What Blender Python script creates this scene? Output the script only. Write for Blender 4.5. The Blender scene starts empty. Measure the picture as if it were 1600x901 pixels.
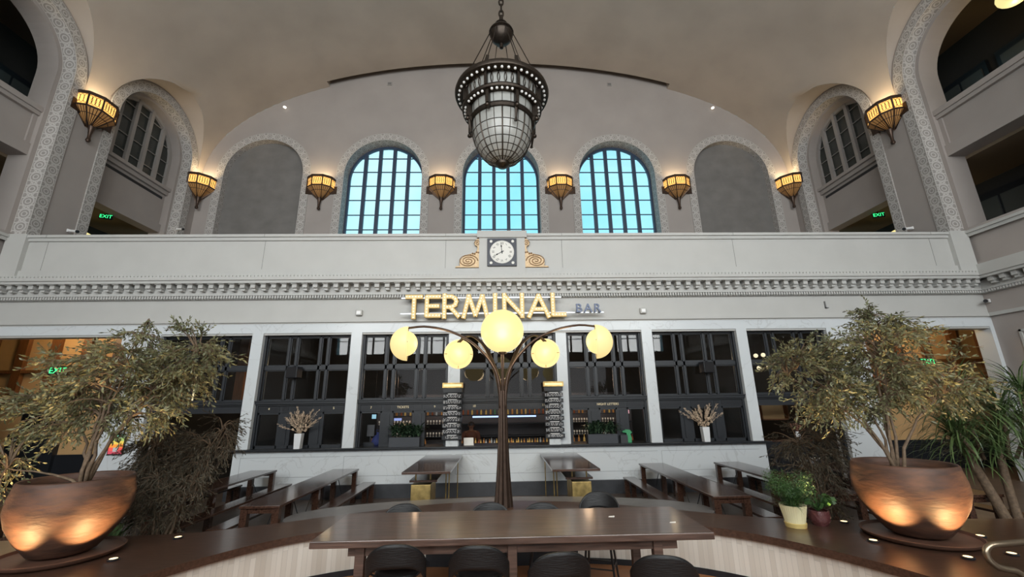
import bpy, bmesh, math, random
from mathutils import Vector, Matrix
from mathutils.geometry import tessellate_polygon
PI = math.pi
rnd = random.Random(7)
sc = bpy.context.scene
COL = sc.collection
XC = 0.075                    # the hall's long axis
YF = 11.8                     # face of the ticket-window wall
YU = 18.35                    # upper arched wall
HW = 14.375                   # half width of the hall
YB = -8.95                    # back wall behind the camera

# ------------------------------------------------------------------ camera
def make_camera():
    f, TH, ROLL, YAW = 654.0, math.radians(15.2), math.radians(.84), math.radians(1.66)
    fw = Vector((math.sin(YAW)*math.cos(TH), math.cos(YAW)*math.cos(TH), math.sin(TH)))
    r0 = Vector((math.cos(YAW), -math.sin(YAW), 0)); u0 = r0.cross(fw)
    R = math.cos(ROLL)*r0 - math.sin(ROLL)*u0
    U = math.cos(ROLL)*u0 + math.sin(ROLL)*r0
    cd = bpy.data.cameras.new('camera'); cam = bpy.data.objects.new('camera', cd); COL.objects.link(cam)
    cd.sensor_width = 36; cd.lens = 36*f/1600; cd.clip_end = 300; cd.clip_start = .05
    m = Matrix((R, U, -fw)).transposed().to_4x4(); m.translation = Vector((0, 0, 2.3))
    cam.matrix_world = m
    sc.camera = cam
make_camera()

# ------------------------------------------------------------------ world, exposure, lights
sc.view_settings.view_transform = 'Standard'; sc.view_settings.look = 'None'
sc.view_settings.gamma = 1; sc.view_settings.use_curve_mapping = False
sc.view_settings.exposure = 0.0
try: sc.cycles.use_denoising = True
except Exception: pass
sc.cycles.max_bounces = 7; sc.cycles.diffuse_bounces = 4; sc.cycles.glossy_bounces = 3
sc.cycles.transparent_max_bounces = 10; sc.cycles.transmission_bounces = 3
sc.cycles.sample_clamp_indirect = 6; sc.cycles.caustics_reflective = False; sc.cycles.caustics_refractive = False
w = bpy.data.worlds.new('world'); sc.world = w; w.use_nodes = True
nt = w.node_tree; bg = nt.nodes['Background']
tc = nt.nodes.new('ShaderNodeTexCoord'); nz = nt.nodes.new('ShaderNodeTexNoise'); rp = nt.nodes.new('ShaderNodeValToRGB')
nz.inputs['Scale'].default_value = 2.2; nz.inputs['Detail'].default_value = 4
rp.color_ramp.elements[0].position = .45; rp.color_ramp.elements[0].color = (.25, .74, .92, 1)
rp.color_ramp.elements[1].position = .72; rp.color_ramp.elements[1].color = (.62, .93, 1, 1)
nt.links.new(tc.outputs['Generated'], nz.inputs['Vector']); nt.links.new(nz.outputs[0], rp.inputs[0]); nt.links.new(rp.outputs[0], bg.inputs[0])
bg.inputs[1].default_value = 1.3

def area(name, loc, direction, sx, sy, power, color, portal=False):
    l = bpy.data.lights.new(name, 'AREA'); l.shape = 'RECTANGLE'; l.size = sx; l.size_y = sy
    l.energy = power; l.color = color
    o = bpy.data.objects.new(name, l); COL.objects.link(o); o.location = loc
    o.rotation_euler = Vector(direction).to_track_quat('-Z', 'Z').to_euler()
    if portal: l.cycles.is_portal = True
    return o
def point(name, loc, power, color, r=.1, spot=None, aim=None, blend=.6):
    l = bpy.data.lights.new(name, 'SPOT' if spot else 'POINT'); l.energy = power; l.color = color; l.shadow_soft_size = r
    if spot: l.spot_size = spot; l.spot_blend = blend
    o = bpy.data.objects.new(name, l); COL.objects.link(o); o.location = loc
    if aim: o.rotation_euler = (Vector(aim)-Vector(loc)).to_track_quat('-Z', 'Y').to_euler()
    return o
P_BACK, P_SCONCE, P_GLOBE = 1600, 85, 30
WARM = (1, .72, .38)
for k in (-2, -1, 0, 1, 2):                      # daylight through the five tall windows of the wall behind
    area('daylight_back_%d' % (k+3), (XC+k*5.5, YB-.9, 10.6), (0, 1, -.12), 4.2, 9.5, P_BACK, (1, .985, .96))
for k in (-1, 0, 1):                             # sky through the front windows
    area('sky_portal_%d' % (k+2), (XC+k*5.73, YU+1.0, 11), (0, -1, 0), 4, 8.5, 1, (1, 1, 1), True)
P_LOW = 190
area('low_back_area', (XC, YB+.3, 3.0), (0, 1, 0), 16, 3.6, P_LOW, (.9, .95, 1))  # wide low area light standing just inside the solid back wall

# ------------------------------------------------------------------ materials
MATS = {}
def mat(name, color=(.5, .5, .5), rough=.6, metal=0, var=0, vscale=6, stretch=(1, 1, 1), bump=0, bscale=40, emit=None, estr=0, spec=None, color2=None, coat=0, vdetail=4):
    if name in MATS: return MATS[name]
    m = bpy.data.materials.new(name); m.use_nodes = True; n = m.node_tree; b = n.nodes['Principled BSDF']
    b.inputs['Base Color'].default_value = (*color, 1); b.inputs['Roughness'].default_value = rough; b.inputs['Metallic'].default_value = metal
    if spec is not None: b.inputs['Specular IOR Level'].default_value = spec
    if coat: b.inputs['Coat Weight'].default_value = coat; b.inputs['Coat Roughness'].default_value = .12
    if var or bump or color2:
        t = n.nodes.new('ShaderNodeTexCoord'); mp = n.nodes.new('ShaderNodeMapping'); mp.inputs['Scale'].default_value = stretch
        n.links.new(t.outputs['Object'], mp.inputs[0])
    if var or color2:
        z = n.nodes.new('ShaderNodeTexNoise'); z.inputs['Scale'].default_value = vscale; z.inputs['Detail'].default_value = vdetail
        r = n.nodes.new('ShaderNodeValToRGB'); r.color_ramp.elements[0].position = .32; r.color_ramp.elements[1].position = .68
        c2 = color2 or tuple(min(1, c*(1+var)) for c in color); c1 = color if color2 else tuple(c*(1-var) for c in color)
        r.color_ramp.elements[0].color = (*c1, 1); r.color_ramp.elements[1].color = (*c2, 1)
        n.links.new(mp.outputs[0], z.inputs['Vector']); n.links.new(z.outputs[0], r.inputs[0]); n.links.new(r.outputs[0], b.inputs['Base Color'])
    if bump:
        z2 = n.nodes.new('ShaderNodeTexNoise'); z2.inputs['Scale'].default_value = bscale; z2.inputs['Detail'].default_value = 3
        bp = n.nodes.new('ShaderNodeBump'); bp.inputs['Strength'].default_value = bump; bp.inputs['Distance'].default_value = .02
        n.links.new(mp.outputs[0], z2.inputs['Vector']); n.links.new(z2.outputs[0], bp.inputs['Height']); n.links.new(bp.outputs[0], b.inputs['Normal'])
    if emit:
        b.inputs['Emission Color'].default_value = (*emit, 1); b.inputs['Emission Strength'].default_value = estr
    MATS[name] = m; return m
def glass_mat(name, tint, fac_min=.06, rough=.02, alpha_dark=0.0, refl=1.0):
    m = bpy.data.materials.new(name); m.use_nodes = True; n = m.node_tree; n.nodes.clear()
    o = n.nodes.new('ShaderNodeOutputMaterial'); tr = n.nodes.new('ShaderNodeBsdfTransparent'); tr.inputs[0].default_value = (*tint, 1)
    g = n.nodes.new('ShaderNodeBsdfGlossy'); g.inputs['Roughness'].default_value = rough; g.inputs[0].default_value = (refl, refl, refl, 1)
    fr = n.nodes.new('ShaderNodeFresnel'); fr.inputs[0].default_value = 1.5
    mr = n.nodes.new('ShaderNodeMapRange'); mr.inputs[3].default_value = fac_min; mr.inputs[4].default_value = 1
    mx = n.nodes.new('ShaderNodeMixShader')
    n.links.new(fr.outputs[0], mr.inputs[0]); n.links.new(mr.outputs[0], mx.inputs[0]); n.links.new(tr.outputs[0], mx.inputs[1]); n.links.new(g.outputs[0], mx.inputs[2]); n.links.new(mx.outputs[0], o.inputs[0])
    MATS[name] = m; return m

M_WALL = mat('plaster_wall', (.36, .325, .305), .85, var=.05, vscale=.7, bump=.05, bscale=8)
M_VAULT = mat('plaster_vault', (.40, .355, .315), .85, var=.09, vscale=.45, bump=.12, bscale=5)
M_STONE = mat('limestone', (.47, .47, .455), .55, var=.03, vscale=1.5)
M_MARBLE = mat('marble_base', (.6, .64, .68), .25)
M_BLANK = mat('grey_panel', (.17, .163, .156), .6, var=.12, vscale=1.5, stretch=(1, 1, 1.2))
M_BLACK = mat('black_paint', (.012, .014, .018), .35)
M_STEEL = mat('dark_painted_joinery', (.013, .016, .021), .45, bump=.1, bscale=14)
M_MULL = mat('window_steel', (.03, .05, .09), .45)
M_WHITEF = mat('white_sash', (.33, .31, .295), .6)
M_BRONZE = mat('dark_bronze', (.045, .035, .028), .42, metal=.8, var=.2, vscale=20)
M_LAMPB = mat('lamp_bronze', (.075, .05, .038), .4, metal=.75, var=.15, vscale=10)
M_WOOD = mat('dark_walnut', (.06, .032, .022), .3, var=.35, vscale=3, stretch=(1, 14, 14), bump=.04, bscale=12, coat=.25)
M_WOODT = mat('table_walnut', (.085, .05, .038), .33, var=.4, vscale=3, stretch=(1, 16, 16), bump=.04, bscale=10, coat=.35)
M_WOODP = mat('picnic_walnut', (.055, .027, .018), .2, var=.4, vscale=3, stretch=(12, 1, 12), bump=.03, bscale=10, coat=.5)
M_BRASS = mat('brass', (.5, .36, .14), .4, metal=.9, var=.3, vscale=8)
M_GOLD = mat('gold_relief', (.55, .40, .24), .5, metal=.25, var=.15, vscale=30)
M_GLOBE = mat('globe_glass', (.15, .12, .07), .4, emit=(1, .86, .36), estr=1.0)
M_GLOBE2 = mat('globe_shell', (.35, .27, .16), .45, emit=(1, .78, .33), estr=.92)
M_AMBER = mat('amber_glass', (.6, .3, .08), .4, emit=(1, .52, .13), estr=1.5)
M_AMBER2 = mat('amber_glass_low', (.35, .2, .08), .5, emit=(1, .42, .1), estr=.10)
M_MILK = mat('milk_glass', (.33, .335, .32), .25, var=.06, vscale=6, spec=.5)
M_BULB = mat('bulb_white', (.75, .75, .75), .25)
M_GRN = mat('exit_green', (.05, .6, .2), .5, emit=(.05, 1, .3), estr=1.6)
M_LEAF = mat('olive_leaf', (.085, .095, .045), .5, color2=(.20, .195, .095), vscale=3)
M_LEAFD = mat('dry_leaf', (.045, .04, .025), .7, color2=(.085, .07, .045), vscale=3)
M_LEAFG = mat('green_leaf', (.022, .07, .016), .5, color2=(.06, .125, .03), vscale=5)
M_LEAFDK = mat('dark_leaf', (.018, .04, .022), .4, color2=(.05, .09, .05), vscale=8)
M_BARK = mat('bark', (.14, .095, .06), .8, var=.3, vscale=20, bump=.4, bscale=30)
M_POT = mat('fired_clay', (.05, .027, .02), .6, color2=(.12, .056, .034), vscale=3.5, stretch=(1, 1, 3), bump=.35, bscale=9, vdetail=6)
M_CHAIR = mat('black_stained_wood', (.0045, .005, .006), .45, bump=.3, bscale=12, stretch=(1, 1, 14))
M_FLOOR = mat('hall_floor', (.10, .075, .06), .4, var=.2, vscale=3)
M_OVAL = mat('grey_stone_top', (.14, .135, .135), .35, var=.08, vscale=5)
M_DARKIN = mat('dark_interior', (.022, .02, .018), .8)
M_TAN = mat('corridor_ceiling', (.20, .15, .10), .8)
M_VASE = mat('white_ceramic', (.7, .72, .74), .25)
M_PAMPAS = mat('dried_pampas', (.5, .38, .27), .9, var=.2, vscale=20)
M_DULL = mat('dark_stone_base', (.045, .048, .055), .4, var=.15, vscale=4)
M_GLASSB = glass_mat('bar_glazing', (.6, .64, .68), .02, refl=.55)
M_GLASSS = glass_mat('clear_pane', (.93, .98, 1), .03)
M_GLASSD = mat('dark_lattice_glass', (.035, .04, .037), .18, var=.25, vscale=60)
M_PAPER = mat('paper', (.75, .74, .7), .7)
M_TEXTG = mat('gold_lettering', (.65, .55, .35), .5, emit=(.8, .65, .4), estr=.25)
M_CHALK = mat('chalk_white', (.65, .65, .66), .8)
M_SCREEN = mat('screen_blue', (.1, .2, .6), .3, emit=(.45, .6, 1), estr=1.6)
M_SOIL = mat('soil', (.03, .022, .016), .9, bump=.5)
M_CHROME = mat('bronze_rail', (.35, .28, .2), .3, metal=.9)

def frieze_mat():
    """white interlaced plaster relief on a grey-brown ground; UV: u along the band in band widths, v across"""
    m = bpy.data.materials.new('plaster_frieze'); m.use_nodes = True; n = m.node_tree; L = n.links; b = n.nodes['Principled BSDF']
    b.inputs['Roughness'].default_value = .8
    uv = n.nodes.new('ShaderNodeUVMap'); sp = n.nodes.new('ShaderNodeSeparateXYZ'); L.new(uv.outputs[0], sp.inputs[0])
    def math_(op, a, c=None, clamp=False):
        x = n.nodes.new('ShaderNodeMath'); x.operation = op; x.use_clamp = clamp
        for i, v in enumerate((a, c)):
            if v is None: continue
            if isinstance(v, (int, float)): x.inputs[i].default_value = v
            else: L.new(v, x.inputs[i])
        return x.outputs[0]
    def ringmask(off, cx, cy, rad, wd):
        fx = math_('FRACT', math_('ADD', sp.outputs[0], off)); dx = math_('SUBTRACT', fx, cx); dy = math_('SUBTRACT', sp.outputs[1], cy)
        d = math_('SQRT', math_('ADD', math_('MULTIPLY', dx, dx), math_('MULTIPLY', dy, dy)))
        return math_('LESS_THAN', math_('ABSOLUTE', math_('SUBTRACT', d, rad)), wd)
    masks = [ringmask(0, .5, .5, .36, .045), ringmask(0, .5, .5, .17, .04), ringmask(.5, .5, .12, .2, .04), ringmask(.5, .5, .88, .2, .04), ringmask(.5, .5, .5, .1, .05)]
    e = math_('GREATER_THAN', math_('ABSOLUTE', math_('SUBTRACT', sp.outputs[1], .5)), .455); masks.append(e)
    t = masks[0]
    for k in masks[1:]: t = math_('MAXIMUM', t, k)
    nz = n.nodes.new('ShaderNodeTexVoronoi'); nz.inputs['Scale'].default_value = 7; L.new(uv.outputs[0], nz.inputs['Vector'])
    v = math_('LESS_THAN', nz.outputs['Distance'], .22); t = math_('MAXIMUM', t, math_('MULTIPLY', v, .55))
    mx = n.nodes.new('ShaderNodeMix'); mx.data_type = 'RGBA'; L.new(t, mx.inputs[0])
    mx.inputs[6].default_value = (.30, .28, .265, 1); mx.inputs[7].default_value = (.50, .48, .46, 1)
    L.new(mx.outputs[2], b.inputs['Base Color'])
    bp = n.nodes.new('ShaderNodeBump'); bp.inputs['Strength'].default_value = .5; bp.inputs['Distance'].default_value = .02
    L.new(t, bp.inputs['Height']); L.new(bp.outputs[0], b.inputs['Normal'])
    return m
M_FRIEZE = frieze_mat()
def tile_mat():
    m = bpy.data.materials.new('mosaic_strips'); m.use_nodes = True; n = m.node_tree; b = n.nodes['Principled BSDF']
    b.inputs['Roughness'].default_value = .35
    uv = n.nodes.new('ShaderNodeUVMap'); br = n.nodes.new('ShaderNodeTexBrick')
    mp = n.nodes.new('ShaderNodeMapping'); mp.inputs['Rotation'].default_value = (0, 0, PI/2)
    n.links.new(uv.outputs[0], mp.inputs[0]); n.links.new(mp.outputs[0], br.inputs['Vector'])
    br.inputs['Color1'].default_value = (.64, .60, .54, 1); br.inputs['Color2'].default_value = (.46, .41, .35, 1); br.inputs['Mortar'].default_value = (.40, .38, .35, 1)
    br.inputs['Scale'].default_value = 1; br.inputs['Mortar Size'].default_value = .0015; br.inputs['Bias'].default_value = -.15
    br.inputs['Brick Width'].default_value = .9; br.inputs['Row Height'].default_value = .062
    n.links.new(br.outputs[0], b.inputs['Base Color'])
    return m
M_TILE = tile_mat()
def marble_veins():
    m = M_MARBLE; n = m.node_tree; b = n.nodes['Principled BSDF']
    t = n.nodes.new('ShaderNodeTexCoord'); z = n.nodes.new('ShaderNodeTexNoise'); z.inputs['Scale'].default_value = .9; z.inputs['Detail'].default_value = 8; z.inputs['Distortion'].default_value = 1.2
    mp = n.nodes.new('ShaderNodeMapping'); mp.inputs['Rotation'].default_value = (0, .6, 0)
    r = n.nodes.new('ShaderNodeValToRGB'); e = r.color_ramp.elements
    e[0].position = .49; e[0].color = (.60, .635, .66, 1); e[1].position = .51; e[1].color = (.60, .635, .66, 1)
    k = r.color_ramp.elements.new(.5); k.color = (.51, .535, .555, 1)
    n.links.new(t.outputs['Object'], mp.inputs[0]); n.links.new(mp.outputs[0], z.inputs['Vector']); n.links.new(z.outputs[0], r.inputs[0]); n.links.new(r.outputs[0], b.inputs['Base Color'])
marble_veins()

# ------------------------------------------------------------------ mesh builder
class MB:
    def __init__(s): s.v = []; s.f = []; s.uv = []
    def face(s, pts, uvs=None):
        i = len(s.v); s.v += [tuple(p) for p in pts]; s.f.append(tuple(range(i, i+len(pts)))); s.uv.append(uvs)
        return s
    def box(s, x0, x1, y0, y1, z0, z1, M=None):
        P = [Vector(p) for p in ((x0, y0, z0), (x1, y0, z0), (x1, y1, z0), (x0, y1, z0), (x0, y0, z1), (x1, y0, z1), (x1, y1, z1), (x0, y1, z1))]
        if M: P = [M @ p for p in P]
        i = len(s.v); s.v += [tuple(p) for p in P]
        for q in ((0, 3, 2, 1), (4, 5, 6, 7), (0, 1, 5, 4), (1, 2, 6, 5), (2, 3, 7, 6), (3, 0, 4, 7)): s.f.append(tuple(i+k for k in q)); s.uv.append(None)
        return s
    def tube(s, pts, r, n=8, cap=True):
        pts = [Vector(p) for p in pts]; rs = r if isinstance(r, (list, tuple)) else [r]*len(pts); i0 = len(s.v); prev = None
        for k, p in enumerate(pts):
            d = (pts[min(k+1, len(pts)-1)]-pts[max(k-1, 0)]).normalized()
            if prev is None: a = d.orthogonal().normalized()
            else: a = (prev - d*prev.dot(d)); a = a.normalized() if a.length > 1e-6 else d.orthogonal().normalized()
            prev = a; b = d.cross(a)
            for j in range(n):
                t = 2*PI*j/n; s.v.append(tuple(p+(a*math.cos(t)+b*math.sin(t))*rs[k]))
        for k in range(len(pts)-1):
            for j in range(n):
                s.f.append((i0+k*n+j, i0+k*n+(j+1) % n, i0+(k+1)*n+(j+1) % n, i0+(k+1)*n+j)); s.uv.append(None)
        if cap:
            s.f.append(tuple(i0+j for j in range(n))[::-1]); s.uv.append(None)
            e = i0+(len(pts)-1)*n; s.f.append(tuple(e+j for j in range(n))); s.uv.append(None)
        return s
    def lathe(s, prof, n=32, c=(0, 0, 0), a0=0, a1=2*PI, close=True):
        i0 = len(s.v); full = abs(a1-a0-2*PI) < 1e-6; m = n if full else n+1
        for r, z in prof:
            for j in range(m):
                t = a0+(a1-a0)*j/n; s.v.append((c[0]+r*math.cos(t), c[1]+r*math.sin(t), c[2]+z))
        for k in range(len(prof)-1):
            for j in range(n):
                j2 = (j+1) % m if full else j+1
                s.f.append((i0+k*m+j, i0+k*m+j2, i0+(k+1)*m+j2, i0+(k+1)*m+j)); s.uv.append(None)
        return s
    def prism(s, poly, y0, y1, M=None):
        """polygon in (x,z) extruded along y"""
        n = len(poly); P = [Vector((x, y0, z)) for x, z in poly]+[Vector((x, y1, z)) for x, z in poly]
        if M: P = [M @ p for p in P]
        i = len(s.v); s.v += [tuple(p) for p in P]
        tri = tessellate_polygon([[Vector((x, z, 0)) for x, z in poly]])
        for t in tri:
            s.f.append((i+t[0], i+t[1], i+t[2])); s.uv.append(None); s.f.append((i+n+t[2], i+n+t[1], i+n+t[0])); s.uv.append(None)
        for k in range(n): s.f.append((i+k, i+(k+1) % n, i+n+(k+1) % n, i+n+k)); s.uv.append(None)
        return s
    def sphere(s, c, r, n=16, m=10, sz=1):
        return s.lathe([(max(1e-4, r*math.sin(PI*k/m)), -r*sz*math.cos(PI*k/m)) for k in range(m+1)], n, c)
    def build(s, name, m, parent=None, smooth=False, kind=None, bevel=0, recalc=True):
        me = bpy.data.meshes.new(name); me.from_pydata(s.v, [], s.f)
        if any(u for u in s.uv):
            L = me.uv_layers.new(name='UVMap'); k = 0; dat = []
            for fi, f in enumerate(s.f):
                u = s.uv[fi] or [(0, 0)]*len(f)
                for q in u: dat += [q[0], q[1]]
            L.data.foreach_set('uv', dat)
        me.materials.append(m)
        if recalc:
            bm = bmesh.new(); bm.from_mesh(me); bmesh.ops.recalc_face_normals(bm, faces=bm.faces); bm.to_mesh(me); bm.free()
        if smooth: me.polygons.foreach_set('use_smooth', [True]*len(me.polygons))
        me.update()
        o = bpy.data.objects.new(name, me); COL.objects.link(o)
        if parent: o.parent = parent
        if kind: o['kind'] = kind
        if smooth == 'auto':
            try:
                me.set_sharp_from_angle(angle=math.radians(35))
            except Exception: pass
        if bevel:
            b = o.modifiers.new('bevel', 'BEVEL'); b.width = bevel; b.segments = 2; b.limit_method = 'ANGLE'
        return o
def smooth_line(P, n=4):
    out = []
    for i in range(len(P)-1):
        p0, p1, p2, p3 = P[max(i-1, 0)], P[i], P[i+1], P[min(i+2, len(P)-1)]
        for k in range(n):
            t = k/n; out.append(tuple(.5*((2*p1[j])+(-p0[j]+p2[j])*t+(2*p0[j]-5*p1[j]+4*p2[j]-p3[j])*t*t+(-p0[j]+3*p1[j]-3*p2[j]+p3[j])*t**3) for j in (0, 1)))
    out.append(P[-1]); return out
def tag(o, label=None, cat=None, group=None, kind=None):
    if label: o['label'] = label
    if cat: o['category'] = cat
    if group: o['group'] = group
    if kind: o['kind'] = kind
    return o
def thing(name, label, cat, loc=(0, 0, 0), rz=0, group=None):
    o = bpy.data.objects.new(name, None); COL.objects.link(o); o.location = loc; o.rotation_euler = (0, 0, rz); o.empty_display_size = .1
    return tag(o, label, cat, group)
def structure(name, label=None):
    o = bpy.data.objects.new(name, None); COL.objects.link(o); o['kind'] = 'structure'
    if label: o['label'] = label
    return o
KIDS = {}
def dup(root, loc, rz, label=None, group=None, scale=None):
    def cp(o, par):
        c = o.copy(); COL.objects.link(c)
        if par: c.parent = par
        for ch in list(o.children): cp(ch, c)
        return c
    r = cp(root, None); r.location = loc; r.rotation_euler = (0, 0, rz)
    if scale: r.scale = scale
    if label: r['label'] = label
    if group: r['group'] = group
    return r
def text(name, body, size, m, loc, rot=(PI/2, 0, 0), parent=None, ext=.004, align='CENTER', sx=1, bold=0):
    c = bpy.data.curves.new(name, 'FONT'); c.body = body; c.size = size; c.extrude = ext; c.offset = bold; c.align_x = align; c.align_y = 'CENTER'
    c.materials.append(m); o = bpy.data.objects.new(name, c); COL.objects.link(o); o.location = loc; o.rotation_euler = rot; o.scale = (sx, 1, 1)
    m2 = bpy.data.meshes.new_from_object(o); n_ = o.name; bpy.data.objects.remove(o); o = bpy.data.objects.new(n_, m2); COL.objects.link(o)
    o.location = loc; o.rotation_euler = rot; o.scale = (sx, 1, 1); bpy.data.curves.remove(c)
    if parent: o.parent = parent
    return o

# ================================================================== STRUCTURE
# coordinate maps for the three arched walls: (a along wall, d outwards behind the face, z)
def F(a, d, z): return (XC+a, YU+d, z)
def Rr(a, d, z): return (XC+HW+d, a, z)
def Ll(a, d, z): return (XC-HW-d, a, z)
ZS, ZV, ZB = 13.1, 12.6, 6.2         # arch spring, vault spring, gallery floor
RO, RI = 2.25, 1.88
def arch(c, r, z0=ZB, n=28, zs=ZS):
    """open path up, over and down"""
    return [(c-r, z0)]+[(c-r*math.cos(PI*k/n), zs+r*math.sin(PI*k/n)) for k in range(n+1)]+[(c+r, z0)]
def strip_len(path):
    s = [0]
    for p, q in zip(path, path[1:]): s.append(s[-1]+math.dist(p, q))
    return s
def ring(mb, mp, c, r0, r1, d0, d1, z0=ZB, w=None, n=28):
    """strip between two arch paths (radius r, depth d); UV u = length / band width"""
    A, B = arch(c, r0, z0, n), arch(c, r1, z0, n); s = strip_len(arch(c, (r0+r1)/2, z0, n)); w = w or max(.05, math.hypot(r1-r0, d1-d0))
    for k in range(len(A)-1):
        # subdivide straight jambs so the UV stays regular
        mb.face([mp(A[k][0], d0, A[k][1]), mp(A[k+1][0], d0, A[k+1][1]), mp(B[k+1][0], d1, B[k+1][1]), mp(B[k][0], d1, B[k][1])],
                [(s[k]/w, 0), (s[k+1]/w, 0), (s[k+1]/w, 1), (s[k]/w, 1)])
    return mb
def box_m(mb, mp, a0, a1, d0, d1, z0, z1):
    P = [mp(a, d, z) for z in (z0, z1) for a, d in ((a0, d0), (a1, d0), (a1, d1), (a0, d1))]
    i = len(mb.v); mb.v += P
    for q in ((0, 3, 2, 1), (4, 5, 6, 7), (0, 1, 5, 4), (1, 2, 6, 5), (2, 3, 7, 6), (3, 0, 4, 7)): mb.f.append(tuple(i+k for k in q)); mb.uv.append(None)
    return mb
VA, VB, VP = 14.40, 6.75, 2.35
def vault_x(z):
    t = max(0., min(1., (z-ZV)/VB)); return VA*math.sqrt(max(0., 1-t**VP))
def vault_z(x): return ZV+VB*max(0., 1-(x/VA)**2)**(1/VP)
FRC = [-11.46, -5.73, 0, 5.73, 11.46]
SDC = [15.69, 10.2, 4.71, -.78, -6.27]
RP = 2.33

# --- floor
MB().box(-16.5, 16.5, YB-.2, YU+1, -.2, 0).build('floor', M_FLOOR, kind='structure')

# --- upper front wall
poly = [(-HW, ZB)]
for c in FRC:
    p = arch(c, RI); poly += p
poly += [(HW, ZB)]
top = [(x, vault_z(abs(x))) for x in [HW*math.cos(PI*k/60) for k in range(61)]]
top2 = []
for x, z in top:
    top2.append((x, z))
SX = 8.8
top2 = [p for p in top2 if p[0] > SX]+[(SX, vault_z(SX)), (SX, vault_z(SX)+1)]+[(x, vault_z(abs(x))+1) for x in [SX*(1-k/20) for k in range(1, 40)]]+[(-SX, vault_z(SX)+1), (-SX, vault_z(SX))]+[p for p in top2 if p[0] < -SX]
poly += top2
mb = MB(); T = tessellate_polygon([[Vector((a, z, 0)) for a, z in poly]])
for t in T: mb.face([F(poly[i][0], 0, poly[i][1]) for i in t])
wf = mb.build('wall_front', M_WALL, kind='structure')
# --- side walls
for side, mp in (('right', Rr), ('left', Ll)):
    poly = [(YB, 0)]
    poly = [(YB, 5.9)]
    for c in reversed(SDC): poly += arch(c, RI)
    poly += [(YU, 5.9), (YU, ZV)]
    for c in SDC:
        poly += [(c+RP, ZV)]+[(c+RP*math.cos(PI*k/28), ZS+RP*math.sin(PI*k/28)) for k in range(29)]+[(c-RP, ZV)]
    poly += [(YB, ZV)]
    mb = MB()
    for t in tessellate_polygon([[Vector((a, z, 0)) for a, z in poly]]): mb.face([mp(poly[i][0], 0, poly[i][1]) for i in t])
    box_m(mb, mp, YB, YF+.1, 0, .3, 0, 6.2)
    mb.build('wall_'+side, M_WALL, kind='structure')
# --- vault with side penetrations
def build_vault():
    mb = MB()
    import itertools
    zs_ = [ZV+VB*(k/26)**1.0*0+0 for k in range(0)]
    rows = []
    zt = ZS+RP
    for k in range(19): rows.append(ZV+(zt-ZV)*k/18)
    n2 = 26
    th0 = math.acos(vault_x(zt)/VA)
    for k in range(1, n2+1):
        x = VA*math.cos(th0+(PI/2-th0)*k/n2); rows.append(vault_z(x))
    kk = min(range(len(rows)), key=lambda i: abs(vault_x(rows[i])-8.8)); rows[kk] = vault_z(8.8)
    cs = sorted(SDC); YE = YU-.38
    def wid(z):
        if z <= ZS: return RP
        t = RP*RP-(z-ZS)**2; return math.sqrt(t) if t > 0 else 0
    for sgn in (1, -1):
        for i in range(len(rows)-1):
            z0, z1 = rows[i], rows[i+1]
            x0, x1 = (vault_x(z0), vault_x(z1))
            if i == len(rows)-2: x1 = 0
            b0 = [YB]; b1 = [YB]
            for c in cs: b0 += [c-wid(z0), c+wid(z0)]; b1 += [c-wid(z1), c+wid(z1)]
            e = YU if min(x0, x1) > 8.79 else YE
            b0.append(e); b1.append(e)
            for s in range(0, len(b0), 2):
                N = 6
                for k in range(N):
                    f0, f1 = k/N, (k+1)/N
                    ya, yb = b0[s]+(b0[s+1]-b0[s])*f0, b0[s]+(b0[s+1]-b0[s])*f1
                    yc, yd = b1[s]+(b1[s+1]-b1[s])*f0, b1[s]+(b1[s+1]-b1[s])*f1
                    mb.face([(XC+sgn*x0, ya, z0), (XC+sgn*x0, yb, z0), (XC+sgn*x1, yd, z1), (XC+sgn*x1, yc, z1)])
        for c in cs:
            path = [(c-RP, ZV)]+[(c-RP*math.cos(PI*k/28), ZS+RP*math.sin(PI*k/28)) for k in range(29)]+[(c+RP, ZV)]
            for (a, za), (b, zb) in zip(path, path[1:]):
                mb.face([(XC+sgn*HW, a, za), (XC+sgn*HW, b, zb), (XC+sgn*vault_x(zb), b, zb), (XC+sgn*vault_x(za), a, za)])
    # lid of the slot along the front wall
    xs = [-8.8+17.6*k/24 for k in range(25)]
    for a, b in zip(xs, xs[1:]):
        mb.face([F(a, .1, vault_z(abs(a))+.95), F(b, .1, vault_z(abs(b))+.95), F(b, -.6, vault_z(abs(b))+.95), F(a, -.6, vault_z(abs(a))+.95)])
        mb.face([F(a, -.6, vault_z(abs(a))+.95), F(b, -.6, vault_z(abs(b))+.95), F(b, -.6, vault_z(abs(b))), F(a, -.6, vault_z(abs(a)))])
        if a == xs[0]:
            for q in (-8.8, 8.8): mb.face([F(q, -.6, vault_z(8.8)+.95), F(q, .1, vault_z(8.8)+.95), F(q, .1, vault_z(8.8)), F(q, -.6, vault_z(8.8))])
        mb.face([F(a, -.6, vault_z(abs(a))+.02), F(b, -.6, vault_z(abs(b))+.02), F(b, -.38, vault_z(abs(b))+.02), F(a, -.38, vault_z(abs(a))+.02)])
    me = mb.build('ceiling', M_VAULT, kind='structure', recalc=False)
    bm = bmesh.new(); bm.from_mesh(me.data); bmesh.ops.remove_doubles(bm, verts=bm.verts, dist=.002); bmesh.ops.recalc_face_normals(bm, faces=bm.faces)
    bm.to_mesh(me.data); bm.free()
    me.data.polygons.foreach_set('use_smooth', [True]*len(me.data.polygons))
    try: me.data.set_sharp_from_angle(angle=math.radians(25))
    except Exception: pass
build_vault()

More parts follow.
